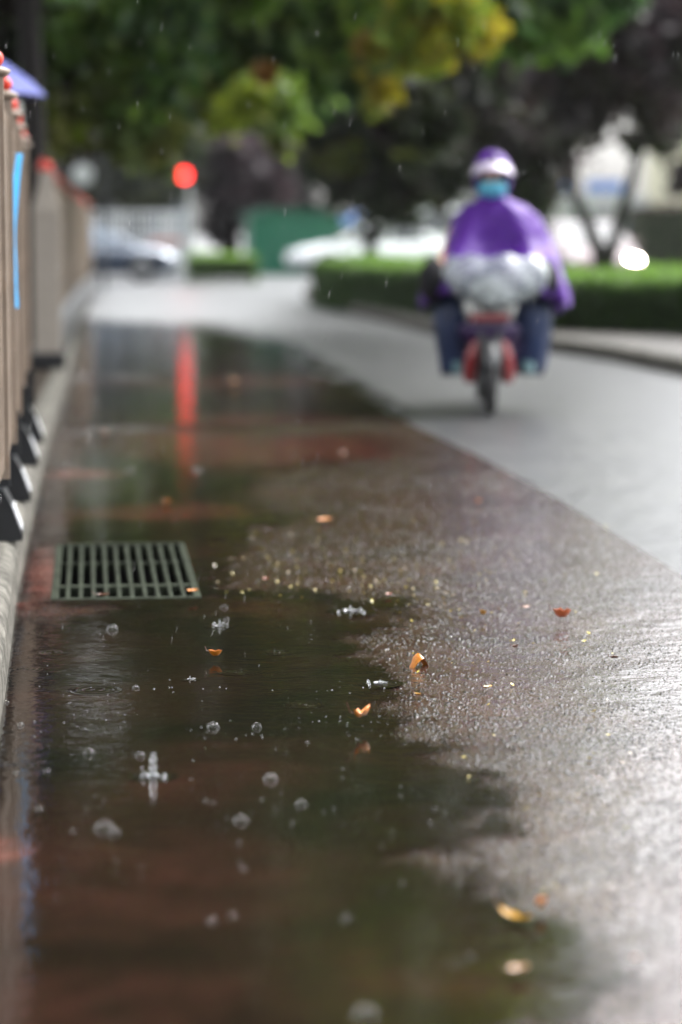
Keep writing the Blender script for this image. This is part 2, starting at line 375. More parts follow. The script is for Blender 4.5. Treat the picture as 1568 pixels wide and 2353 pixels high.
# right side: kerb, pavement, lawn
rk = [(1900, 930), (1568, 862), (1400, 828), (1250, 806), (1120, 790), (1000, 770), (880, 738), (790, 716), (715, 694), (700, 680), (712, 668), (760, 655), (900, 645)]
rkw = [G(u, v) for u, v in rk]
def poly_slab(name, m, pts, z0, z1, kind='structure', bevel=0):
    b = MB(); n = len(pts); b.add([(p[0], p[1], z1) for p in pts]+[(p[0], p[1], z0) for p in pts], [tuple(range(n))]+[(i, (i+1) % n, (i+1) % n+n, i+n) for i in range(n)])
    return tag(b.build(name, m, bevel=bevel), kind=kind)
far_r = [(70, 62), (70, 12)]
poly_slab('pavement', M_SIDE, [p.xy for p in rkw]+far_r, -.05, .12)
kk = MB()
for i in range(len(rkw)-1):
    a, b2 = rkw[i], rkw[i+1]; d = (b2-a).normalized(); nrm = Vector((d.y, -d.x, 0))
    a2, b3 = a+d*.01, b2-d*.01
    pr = [(-.012, -.05), (-.012, .10), (.004, .135), (.15, .135), (.15, -.05)]
    kk.loft([[(p.x+nrm.x*s, p.y+nrm.y*s, z) for s, z in pr] for p in (a2, b3)])
tag(kk.build('kerb', M_KERB), kind='structure')

# ------------------------------------------------------------------ drain grate
M_IRON = mat('cast_iron', (.028, .033, .024), .6, 0, spec=.03, var=.6, scale=30, bump=.002, bscale=80)
gr = thing('drain_grate', 'cast iron drain grate with long slots, sunk in the wet gutter by the kerb', 'drain grate', ((DX0+DX1)/2, (DY0+DY1)/2, 0))
cx, cyy = (DX0+DX1)/2, (DY0+DY1)/2; hx, hy = (DX1-DX0)/2, (DY1-DY0)/2
b = MB(); t = .012; zt = .011
b.box(-hx-t, hx+t, -hy-t*1.6, -hy+.012, -.05, zt); b.box(-hx-t, hx+t, hy-.012, hy+t*1.6, -.05, zt)
b.box(-hx-t, -hx+.012, -hy+.012, hy-.012, -.05, zt-.001); b.box(hx-.012, hx+t, -hy+.012, hy-.012, -.05, zt-.001)
b.build('frame', M_IRON, gr, bevel=.003)
nb = 11
for i in range(1, nb):
    x = -hx+2*hx*i/nb; MB().box(x-.007, x+.007, -hy+.012, hy-.012, -.035, zt-.003).build('bar', M_IRON, gr, bevel=.003)
yb = G(300, 1349).y-cyy; yc = G(300, 1290).y-cyy
MB().box(-hx+.012, hx-.012, yb-.022, yb+.022, -.03, zt-.0045).build('cross_bar', M_IRON, gr, bevel=.003)
MB().box(-hx+.012, hx-.012, yc-.01, yc+.01, -.03, zt-.014).build('cross_bar', M_IRON, gr, bevel=.003)
M_PIT = mat('pit_mud', (.012, .012, .011), .6, scale=5)
b = MB(); b.add([(-hx, -hy, -.02), (hx, -hy, -.02), (hx, hy, -.02), (-hx, hy, -.02), (-hx, -hy, -.6), (hx, -hy, -.6), (hx, hy, -.6), (-hx, hy, -.6)],
                [(0, 1, 5, 4), (1, 2, 6, 5), (2, 3, 7, 6), (3, 0, 4, 7), (4, 5, 6, 7)]); b.build('pit', M_PIT, gr)

# ------------------------------------------------------------------ fence on the left
M_TAUPE = mat('taupe_paint', (.25, .195, .15), .4, var=.14, scale=14)
M_RED = mat('red_finial_paint', (.62, .035, .012), .3, var=.2, scale=20)
M_RUB = mat('black_rubber', (.012, .013, .015), .3, var=.3, scale=20)
M_STR = mat('white_reflective', (.75, .77, .80), .35, var=.1)
FX = lambda d: interp([(4, -.275), (7.4, -.268), (9, -.285), (12.5, -.335), (13.5, -.345), (18.3, -.33), (24, -.27), (32, -.17), (45, .03), (60, .3)], d)
picket_me = None; post_parts = {}
def shared(key, fn):
    if key not in post_parts: post_parts[key] = fn()
    return post_parts[key]
def mesh_of(mb, name, m, smooth=False):
    o = mb.build(name, m, smooth=smooth); me_ = o.data; bpy.data.objects.remove(o); return me_
def child(name, me_, parent, loc, rz=0, sc=(1, 1, 1)):
    o = bpy.data.objects.new(name, me_); C.objects.link(o); o.parent = parent; o.location = loc; o.rotation_euler = (0, 0, rz); o.scale = sc; return o
FH = 1.47                                                    # tube height above the kerb top
me_picket = mesh_of(MB().box(-.014, .014, -.014, .014, .30, FH-.06), 'picket', M_TAUPE)
me_post = mesh_of(MB().box(-.026, .026, -.026, .026, .27, FH), 'post', M_TAUPE)
me_cap = mesh_of(MB().lathe([(.03, FH), (.046, FH+.012), (.048, FH+.022), (.03, FH+.03), (.016, FH+.035)], n=14), 'cap', M_TAUPE, True)
me_fin = mesh_of(MB().ball((0, 0, FH+.055), .028, 12).ball((0, 0, FH+.088), .014, 8), 'finial', M_RED, True)
def foot_mesh():
    b = MB(); pr = [(-.16, 0), (-.16, .05), (-.07, .13), (-.03, .17), (.0, .17), (.025, .12), (.06, .02), (.06, 0)]
    b.loft([[(x, y_, z) for x, z in pr] for y_ in (-.11, -.09, .09, .11)]); b.box(-.02, .02, -.02, .02, .171, .34); return b
me_foot = mesh_of(foot_mesh(), 'foot', M_RUB)
def stripe_mesh():
    b = MB()
    for y0 in (-.105, -.01):
        b.add([(.031, y0, .119), (.060, y0+.02, .035), (.060, y0+.075, .035), (.031, y0+.055, .119), (.022, y0, .113), (.050, y0+.02, .035), (.050, y0+.075, .035), (.022, y0+.055, .113)],
              [(0, 1, 2, 3), (7, 6, 5, 4), (0, 4, 5, 1), (1, 5, 6, 2), (2, 6, 7, 3), (3, 7, 4, 0)])
    return b
me_stripe = mesh_of(stripe_mesh(), 'stripe', M_STR)
ord_ = ['first', 'second', 'third', 'fourth', 'fifth', 'sixth', 'seventh', 'eighth', 'ninth', 'tenth', 'eleventh', 'twelfth']
def fence_panel(d0, d1, label, group, feet=True, pick=.085, finial=True, topz=0):
    x0, x1 = FX(d0), FX(d1); L = math.hypot(x1-x0, d1-d0); rz = math.atan2(d1-d0, x1-x0)-math.pi/2
    t = thing('picket_fence', label, 'fence panel', (x0, d0, KZ), rz, group)
    child('post', me_post, t, (0, 0, 0)); child('cap', me_cap, t, (0, 0, 0)); 
    if finial: child('finial', me_fin, t, (0, 0, 0))
    if feet:
        f = child('foot', me_foot, t, (-.285-FX(d0+feet), feet, 0)); child('stripe', me_stripe, f, (0, 0, 0))
    for z in (.33, .85, FH-.10):
        MB().box(-.012, .012, .027, L-.027, z-.02, z+.02).build('rail', M_TAUPE, t)
    n = max(2, int((L-.05)/pick))
    for i in range(1, n): child('picket', me_picket, t, (0, L*i/n, 0))
    return t
dd = [5.3, 6.35, 7.36, 8.6, 9.95, 11.2, 12.5, 13.4]
pl = ['nearest taupe fence panel, its post beyond the left edge of the photo', 'taupe fence panel next beyond the nearest one, at the left edge',
      'taupe fence panel with the nearest striped black foot, at the far left edge', 'taupe fence panel hung with the blue ribbon',
      'taupe fence panel just beyond the blue ribbon, third striped foot away', 'taupe fence panel with the farthest striped black foot',
      'short taupe fence panel just before the dark gap, without a foot']
for i in range(7): fence_panel(dd[i], dd[i+1], pl[i], 'near taupe fence panels with red finials', feet={2: .72, 3: .67, 4: .75, 5: .70}.get(i, 0))
t0_ = thing('fence_post', 'taupe end post with red finial beside the dark gap in the fence', 'fence post', (FX(13.4), 13.42, KZ))
child('post', me_post, t0_, (0, 0, 0)); child('cap', me_cap, t0_, (0, 0, 0)); child('finial', me_fin, t0_, (0, 0, 0))
# far stretch begins with a broad post
gp = thing('gate_post', 'broad taupe fence pillar with red cap beyond the dark gap', 'pillar', (A(106, 500, 18.3).x, 18.3, KZ), 0)
b = MB(); w_ = .10
b.loft([[(sx*s, sy*s, z) for sx, sy in ((-1, -1), (1, -1), (1, 1), (-1, 1))] for s, z in ((w_, 0), (w_, 1.18), (w_*.55, 1.36), (w_*.45, FH))])
b.build('pillar_body', mat('taupe_pillar_paint', (.34, .30, .255), .4, var=.1, scale=10), gp, bevel=.006)
MB().lathe([(.05, FH), (.055, FH+.02), (.05, FH+.05), (.02, FH+.075)], n=14).build('finial', M_RED, gp, smooth=True)
MB().box(-.14, .13, -.16, .14, 0, .12).build('foot', M_RUB, gp, bevel=.01)
d = 18.5; k = 0
while d < 46:
    L = 2.7
    fp = fence_panel(d, d+L, f'{ord_[k]} blurred taupe panel of the far fence, counted from the broad pillar', 'far taupe fence panels beyond the gap', feet=False, pick=.07)
    b = MB().box(-.10, .12, .0, L-.03, 0, .13); b.build('rubber_base', M_RUB, fp, bevel=.01)
    d += L; k += 1
# blue ribbon tied on the pickets
rb = MB(); pts = [(42, 352), (36, 400), (30, 460), (25.5, 520), (26, 560), (27, 610), (26, 660), (28, 708)]
wid = [.011, .012, .013, .012, .010, .013, .016, .019]; ring = []
pw = [A(u+3, v, 9.0) for u, v in pts]
rings = []
for p, wd in zip(pw, wid): rings.append([(p.x-wd, p.y-.02, p.z), (p.x+wd, p.y+.02, p.z), (p.x+wd, p.y+.023, p.z), (p.x-wd, p.y-.017, p.z)])
rb.loft(rings)
tag(rb.build('ribbon', mat('blue_ribbon_cloth', (.035, .36, .72), .4, var=.2), smooth=False), 'bright blue ribbon tied down the taupe fence pickets', 'ribbon')

# parasol behind the fence
M_UMB = mat('periwinkle_cloth', (.13, .15, .44), .6, var=.08)
pc = A(-125, 203, 15.2); pr_ = (A(106, 215, 15.2).x - pc.x)
ps = thing('parasol', 'periwinkle blue umbrella showing above the taupe fence', 'umbrella', (pc.x, 15.2, KZ))
zr = A(108, 220, 15.2).z-KZ; b = MB(); rings = []
for fr, dz in ((.02, .36), (.3, .33), (.6, .24), (.85, .11), (1.0, 0)):
    rings.append([(pr_*fr*math.cos(a)*(1 if k % 2 == 0 else .955), pr_*fr*math.sin(a)*(1 if k % 2 == 0 else .955), zr+dz*.85) for k, a in enumerate([2*math.pi*k/16 for k in range(16)])])
rings2 = [[(x*.99, y_*.99, z-.006) for x, y_, z in r] for r in rings][::-1]
b.loft(rings+rings2, cap=False); b.build('canopy', M_UMB, ps)
MB().tube([(0, 0, 0), (0, 0, zr+.36)], .014).build('pole', M_RUB, ps)
MB().lathe([(.2, 0), (.2, .04), (.04, .07)], n=16).build('base', M_RUB, ps)
for k in range(8):
    a = 2*math.pi*k/8; MB().tube([(0, 0, zr+.28), (pr_*.98*math.cos(a), pr_*.98*math.sin(a), zr-.01)], .004, 5).build('rib', M_RUB, ps)

# ------------------------------------------------------------------ trees
M_BARK = mat('wet_bark', (.014, .012, .011), .7, spec=.2, var=.35, scale=9, bump=.01, bscale=18)
GREEN = [(.065, .15, .03), (.11, .21, .035), (.17, .27, .045), (.055, .11, .035)]
LIME = [(.26, .36, .03), (.20, .30, .03), (.34, .41, .04)]
YEL = [(.44, .42, .03), (.36, .38, .03), (.46, .39, .035)]
ORA = [(.34, .15, .03), (.30, .20, .04)]
PLUM = [(.035, .020, .026), (.055, .030, .040), (.025, .017, .020), (.075, .045, .055)]
DARK = [(.022, .030, .016), (.035, .045, .020), (.035, .025, .022), (.05, .06, .02)]
OLIVE = [(.15, .17, .03), (.11, .15, .035), (.20, .21, .05)]
TREE_N = 0
def tree(label, base, trunk_pts, r0, crown, dens, pal, leaf, clumps=(), group=None, name='tree', limbs=7):
    """crown: (centre, radii) ellipsoids; clumps: (centre, radius, palette, count)"""
    global TREE_N; TREE_N += 1
    rnd = random.Random(100+TREE_N)
    t = thing(name, label, 'tree', base, 0, group); b0 = Vector(base)
    b = MB(); tp = [Vector(p)-b0 for p in trunk_pts]
    for path in ([tp] if isinstance(trunk_pts[0][0], (int, float)) else []):
        rr = [r0*(1-.55*i/(len(path)-1)) for i in range(len(path))]; b.tube(path, rr, 8)
    top = tp[-1]; cs, rs = [], []
    P_, S_, K_ = [], [], []
    for (c, rad) in crown:
        c = Vector(c)-b0; rad = Vector(rad)
        for _ in range(limbs):
            u = Vector((rnd.gauss(0, 1), rnd.gauss(0, 1), rnd.gauss(0, .8))).normalized()*.75
            e = c+Vector((u.x*rad.x, u.y*rad.y, u.z*rad.z)); mid = top.lerp(e, .5)+Vector((0, 0, .15*rad.z))
            b.tube([top-Vector((0, 0, .3)), mid, e], [r0*.4, r0*.2, r0*.06], 5)
        nc = max(8, int(dens*(rad.x*rad.y*rad.z)**(1/3)*9))
        for _ in range(nc):
            u = Vector((rnd.gauss(0, 1), rnd.gauss(0, 1), rnd.gauss(0, 1))).normalized()*(rnd.random()**.45)
            cc = c+Vector((u.x*rad.x, u.y*rad.y, u.z*rad.z)); cr = rnd.uniform(.22, .5)*min(rad)*.6
            n = int(rnd.uniform(.6, 1.3)*190); q = rng.normal(size=(n, 3))*cr*.62; q[:, 2] *= .7
            P_.append(q+np.array(cc)); S_.append(rng.uniform(.6, 1.25, n)*leaf)
            pc_ = np.array(pal[rnd.randrange(len(pal))]); K_.append(np.clip(pc_*rng.uniform(.65, 1.4, (n, 1)), 0, .8))
    for (c, cr, pl_, n) in clumps:
        c = Vector(c)-b0
        sub = max(3, n//70)
        for _ in range(sub):
            u = Vector((rnd.gauss(0, 1), rnd.gauss(0, 1), rnd.gauss(0, 1))).normalized()*rnd.random()**.5*cr
            k = n//sub; q = rng.normal(size=(k, 3))*cr*.33
            P_.append(q+np.array(c+u)); S_.append(rng.uniform(.6, 1.2, k)*leaf)
            pc_ = np.array(pl_[rnd.randrange(len(pl_))]); K_.append(np.clip(pc_*rng.uniform(.7, 1.35, (k, 1)), 0, .8))
    b.build('trunk', M_BARK, t, smooth=True)
    leaves_mesh('crown', np.concatenate(P_), np.concatenate(S_), np.concatenate(K_), t)
    return t
def cl(u, v, Y, rpx, pal, n): return (A(u, v, Y), rpx/ppm(Y), pal, n)
# big green street tree behind the fence
Y = 26.0; bx = A(78, 500, 22.5).x
tree('broad green street tree with the dark trunk behind the fence', (bx, 22.5, 0), [(bx, 22.5, 0), (bx+.02, 22.5, 1.5), (bx-.02, 22.6, 3.2), (bx-.02, 23.5, 5)], .15,
     [((bx+1.3, Y+.5, 7.0), (3.4, 3.2, 3.2)), ((bx-1.8, Y, 5.6), (2.2, 2.6, 2.3))], 1.7, GREEN, .11,
     [cl(160, 90, Y, 90, DARK+GREEN, 900), cl(330, 60, Y, 110, GREEN, 1300), cl(230, 170, Y, 90, OLIVE+GREEN, 900), cl(150, 250, Y, 70, OLIVE+LIME[:1], 600), cl(330, 230, Y, 90, GREEN, 900),
      cl(420, 120, Y, 90, GREEN, 900), cl(150, 300, Y, 36, OLIVE+LIME[:1], 200), cl(330, 320, Y, 60, OLIVE, 450), cl(30, 60, Y, 70, DARK, 500), cl(90, 330, Y, 30, LIME+OLIVE, 140)])
Y = 33.0; p = A(500, 500, Y)
tree('green street tree with lime and orange clumps over the middle of the lane', (-2.6, Y+2, 0), [(-2.6, Y+2, 0), (-2.4, Y+2, 2.5), (-1.2, Y+1, 4.6)], .17,
     [((p.x-.2, Y, 8.0), (3.6, 3, 3.4))], 1.8, GREEN, .12,
     [cl(470, 30, Y, 100, GREEN, 1100), cl(640, 60, Y, 100, GREEN, 1100), cl(530, 170, Y, 90, GREEN+OLIVE, 900), cl(620, 250, Y-2, 80, LIME+GREEN[2:3], 520), cl(520, 240, Y, 50, LIME+OLIVE, 350), cl(665, 310, Y, 40, LIME+OLIVE, 300),
      cl(612, 170, Y-4, 24, ORA, 150), cl(370, 300, Y, 60, GREEN+OLIVE, 500), cl(420, 250, Y, 55, OLIVE, 300), cl(720, 140, Y, 80, GREEN, 800), cl(800, 30, Y, 90, GREEN, 900)])
Y = 29.0; p = A(1000, 500, Y)
tree('street tree turning golden yellow at the top centre', (-3.2, Y+4, 0), [(-3.2, Y+4, 0), (-2.8, Y+4, 3), (0, Y+2, 5.5), (1.5, Y, 6.3)], .18,
     [((p.x-.4, Y, 7.2), (3.0, 2.6, 3.6)), ((p.x-.2, Y-2, 6.2), (2.2, 1.5, 1.9)), ((p.x-2.6, Y+2, 5.6), (2.0, 2.0, 2.0))], 2.0, GREEN+OLIVE+LIME[1:2], .13,
     [cl(1000, 60, Y-3, 90, YEL+LIME[1:2], 560), cl(1090, 30, Y-3, 60, YEL, 330), cl(940, 15, Y-3, 60, LIME+YEL+GREEN[2:3], 320), cl(970, 120, Y-3, 40, LIME+YEL, 280), cl(855, 100, Y-3, 26, ORA+YEL, 170), cl(870, 190, Y-2, 45, YEL+LIME+OLIVE, 330),
      cl(820, 180, Y, 50, GREEN+LIME[:1], 320), cl(960, 250, Y, 90, DARK+OLIVE[:1], 600), cl(900, 290, Y, 50, DARK+OLIVE, 260), cl(1200, 30, Y, 80, GREEN, 600), cl(1300, 20, Y, 80, GREEN, 500), cl(1400, 5, Y, 60, GREEN, 300), cl(760, 70, Y, 60, GREEN, 500)])
# crowns reaching over the lane, nearer than the picture's top edge shows, mirrored in the puddle
tree('near green tree whose crown shows only mirrored in the puddle', (-3.0, 17, 0), [(-3.0, 17, 0), (-2.8, 17, 2.5), (-1.6, 17, 5)], .17,
     [((-.6, 17.5, 7.0), (3.3, 3.2, 2.9)), ((-.3, 11.5, 7.6), (2.6, 3.0, 2.0))], 2.4, GREEN+OLIVE+LIME[1:2], .15)
tree('near yellowing tree mirrored dimly in the middle of the puddle', (-3.4, 22.5, 0), [(-3.4, 22.5, 0), (-3.0, 22.5, 3), (0, 22.5, 5.5)], .17,
     [((1.3, 22, 8.0), (2.8, 3.0, 3.6)), ((-2.2, 22, 8.5), (2.5, 2.5, 3.2))], 2.4, GREEN+OLIVE+LIME+YEL[1:2], .15)
tree('unseen big tree added overhead beside the camera to shade the near puddle', (-3.6, 4.5, 0), [(-3.6, 4.5, 0), (-3.4, 4.5, 3), (-2.4, 4.5, 5.5)], .2,
     [((-2.0, 5.0, 8.0), (3.6, 4.2, 2.0)), ((-2.2, 0.5, 8.0), (3.4, 3.5, 1.8))], 1.5, GREEN+OLIVE, .13)  # out-of-frame tree, added so its crown dims sky glints on the left
for i_, (lab, u, Y, pal_) in enumerate((('tall olive green tree beyond the junction, behind the silver car', 150, 98, OLIVE+GREEN), ('tall lime green tree beyond the junction, left of the red signal', 330, 102, OLIVE+LIME[:1]+GREEN),
                       ('tall green tree beyond the junction, above the small hedge', 520, 99, GREEN+OLIVE), ('tall green tree beyond the junction, above the green hut', 710, 104, GREEN+OLIVE))):
    c = A(u, 560, Y); tree(lab, (c.x, Y, 0), [(c.x, Y, 0), (c.x, Y, 3), (c.x+.1, Y, 7)], .25, [((c.x, Y, 8.2), (2.6, 2.6, 3.8))], 2.2, pal_, .26, group='tall trees beyond the junction')
# dark round tree behind the hedge, centre
Y = 47.0; p = A(850, 600, Y)
tree('dark bushy tree behind the hedge left of the rider', (p.x, Y, 0), [(p.x, Y, 0), (p.x+.02, Y, 1.4), (p.x+.1, Y, 2.6)], .16,
     [((p.x, Y, 3.9), (1.9, 1.8, 1.6)), ((p.x+1.2, Y+1, 4.3), (1.8, 1.8, 1.9)), ((p.x-.3, Y, 7.4), (2.9, 2, 2.3))], 2.4, DARK+OLIVE[:1]+GREEN[:1], .14,
     [cl(760, 330, Y, 80, DARK+PLUM, 700), cl(850, 400, Y, 90, DARK, 800), cl(960, 400, Y, 80, DARK, 700), cl(900, 480, Y, 50, DARK, 300), cl(790, 450, Y, 40, DARK, 250), cl(1010, 350, Y, 60, DARK, 500)])
Y = 44.0; p = A(1130, 600, Y)
tree('dark plum tree directly behind the rider', (p.x, Y, 0), [(p.x, Y, 0), (p.x-.05, Y, 1.6), (p.x+.1, Y, 3)], .15,
     [((p.x, Y, 4.0), (1.7, 1.6, 1.7))], 2.6, DARK+PLUM, .13,
     [cl(1100, 300, Y, 90, PLUM+DARK, 900), cl(1180, 180, Y, 90, PLUM+DARK, 800), cl(1040, 420, Y, 50, DARK, 400), cl(1200, 400, Y, 90, DARK, 900), cl(1270, 330, Y, 70, PLUM+DARK, 500), cl(1060, 180, Y, 90, DARK, 800), cl(1230, 500, Y, 40, DARK, 260), cl(1140, 500, Y, 60, DARK, 350)])
# plum with forked stems, right
Y = 39.0; p = A(1392, 630, Y)
T = tree('purple leaved plum tree with forked leaning stems at right', (p.x, Y, 0), [(p.x, Y, 0), A(1378, 580, Y), A(1345, 500, Y), A(1318, 440, Y), A(1290, 330, Y)], .15,
     [((A(1430, 0, Y).x, Y, 4.7), (1.7, 1.5, 1.3))], 2.2, PLUM, .12,
     [cl(1330, 250, Y, 90, PLUM, 800), cl(1450, 180, Y, 110, PLUM, 1300), cl(1550, 220, Y, 90, PLUM+DARK, 800), cl(1290, 130, Y, 90, PLUM, 900), cl(1400, 60, Y, 110, PLUM, 1200), cl(1540, 60, Y, 100, PLUM, 1000), cl(1500, 300, Y, 40, DARK, 140), cl(1440, 330, Y, 25, DARK, 60)])
st = MB()
b0 = Vector((p.x, Y, 0))
st.tube([Vector(q)-b0 for q in [(p.x+.02, Y, 0), A(1402, 590, Y), A(1425, 500, Y), A(1450, 420, Y), A(1475, 330, Y), A(1500, 230, Y)]], [.14, .12, .10, .085, .07, .05], 8)
st.build('stem', M_BARK, T, smooth=True)
Y = 37.0; p = A(1290, 630, Y)
# plum trees across the junction
for lab, u, Y, hz, rx, rz_, extra in (('dull purple tree across the junction behind the red signal', 540, 84, 3.6, 2.3, 2.2, [(480, 400, 70), (560, 480, 60), (500, 520, 50), (600, 400, 60), (490, 320, 40)]),
                       ('dull purple tree behind the green hut roof', 700, 92, 4.0, 2.8, 2.4, [(660, 380, 80), (740, 340, 70), (620, 430, 60)]),
                       ('dark green tree behind the pale barrier at far left', 290, 82, 4.2, 3.2, 2.9, [(330, 430, 60), (260, 380, 80), (360, 350, 60), (240, 450, 40)]),
                       ('tall dark tree far behind the bushy tree', 930, 96, 5.4, 3.4, 3.6, [(1000, 300, 90), (880, 250, 90)]),
                       ('dark tree far behind the rider and the plum trees', 1190, 90, 5.2, 1.9, 3.0, [(1200, 380, 50)]),
                       ('purple tree far behind the forked plum at the right edge', 1640, 70, 4.8, 1.8, 2.6, [(1560, 180, 60)])):
    c = A(u, 560, Y); g = 'row of trees across the junction'
    tree(lab, (c.x, Y, 0), [(c.x, Y, 0), (c.x, Y, 1.5), (c.x+.1, Y, hz)], .2, [((c.x, Y, hz), (rx, rx, rz_))], 2.2,
         PLUM if 'purple' in lab else DARK+GREEN[:1], .2, [cl(a, b_, Y, r_, PLUM if 'purple' in lab else DARK+OLIVE[:1], 420) for a, b_, r_ in extra], group=g)

# ------------------------------------------------------------------ hedges, lawn, shrubs
def hedge(label, front, depth_v, h, name='hedge', pal=None, n_per=1500, top_pal=None):
    base = Vector(front[0]); t = thing(name, label, 'hedge', (base.x, base.y, 0))
    dv = Vector(depth_v); pts = [Vector(p)-Vector((base.x, base.y, 0)) for p in front]
    b = MB(); n = len(pts); ring0 = [p+dv*.03 for p in pts]+[p+dv*.97 for p in pts[::-1]]
    b.add([(p.x, p.y, .1) for p in ring0]+[(p.x, p.y, h-.05) for p in ring0], [tuple(range(2*n, 4*n))]+[(i, (i+1) % (2*n), (i+1) % (2*n)+2*n, i+2*n) for i in range(2*n)])
    b.build('core', mat('hedge_core', (.012, .02, .008), .9), t)
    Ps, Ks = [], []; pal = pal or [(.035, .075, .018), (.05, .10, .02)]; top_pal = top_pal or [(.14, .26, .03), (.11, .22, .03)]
    for i in range(n-1):
        a, e = pts[i], pts[i+1]; L = (e-a).length; k = int(n_per*L*h)
        s = rng.random(k); z = rng.random(k)*h; q = np.outer(1-s, a)+np.outer(s, e); q[:, 2] = z; q += rng.normal(size=(k, 3))*.025
        Ps.append(q); Ks.append(np.array(pal)[rng.integers(len(pal), size=k)]*rng.uniform(.7, 1.3, (k, 1)))
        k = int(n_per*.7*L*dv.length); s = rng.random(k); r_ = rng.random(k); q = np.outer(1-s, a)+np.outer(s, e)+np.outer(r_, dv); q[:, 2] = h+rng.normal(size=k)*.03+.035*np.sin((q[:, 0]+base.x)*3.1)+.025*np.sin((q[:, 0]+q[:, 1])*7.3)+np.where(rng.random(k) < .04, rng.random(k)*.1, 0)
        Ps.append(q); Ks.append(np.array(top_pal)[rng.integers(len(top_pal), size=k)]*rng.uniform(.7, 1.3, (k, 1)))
    for a in (pts[0], pts[-1]):
        k = int(n_per*dv.length*h); r_ = rng.random(k); q = np.outer(np.ones(k), a)+np.outer(r_, dv); q[:, 2] = rng.random(k)*h; q += rng.normal(size=(k, 3))*.03
        Ps.append(q); Ks.append(np.array(pal)[rng.integers(len(pal), size=k)]*rng.uniform(.7, 1.3, (k, 1)))
    Pq = np.concatenate(Ps); leaves_mesh('foliage', Pq, np.full(len(Pq), .035), np.concatenate(Ks), t, aspect=.55)
hf = [G(1700, 782, .12), G(1568, 768, .12), G(1400, 762, .12), G(1250, 757, .12), G(1100, 742, .12), G(960, 722, .12), G(850, 706, .12), G(770, 695, .12), G(722, 684, .12)]
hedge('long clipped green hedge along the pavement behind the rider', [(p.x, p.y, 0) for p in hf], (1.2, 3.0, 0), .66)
hf = [G(438, 640, .1), G(590, 640, .1)]
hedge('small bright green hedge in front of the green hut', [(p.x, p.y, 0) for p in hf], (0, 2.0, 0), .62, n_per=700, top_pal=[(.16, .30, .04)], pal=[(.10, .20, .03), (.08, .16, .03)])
M_GRASS = mat('grass_blades_ground', (.10, .19, .035), .8, var=.4, scale=.8, bump=.02, bscale=30)
poly_slab('lawn', M_GRASS, [(hf_.x, hf_.y+2.4) for hf_ in [G(1700, 782, .12), G(1400, 762, .12), G(1250, 757, .12)]]+[(6.5, 60), (12, 110), (60, 110), (60, 30)], .1, .135)
c = A(1560, 500, 68)
hedge('reddish purple shrub border on the lawn at the right edge', [(A(1478, 500, 68).x, 68, 0), (A(1720, 500, 68).x, 68, 0)], (0, 2, 0), 1.9, name='shrub_border', pal=[(.09, .045, .055), (.07, .04, .05)], top_pal=[(.12, .06, .07)], n_per=260)

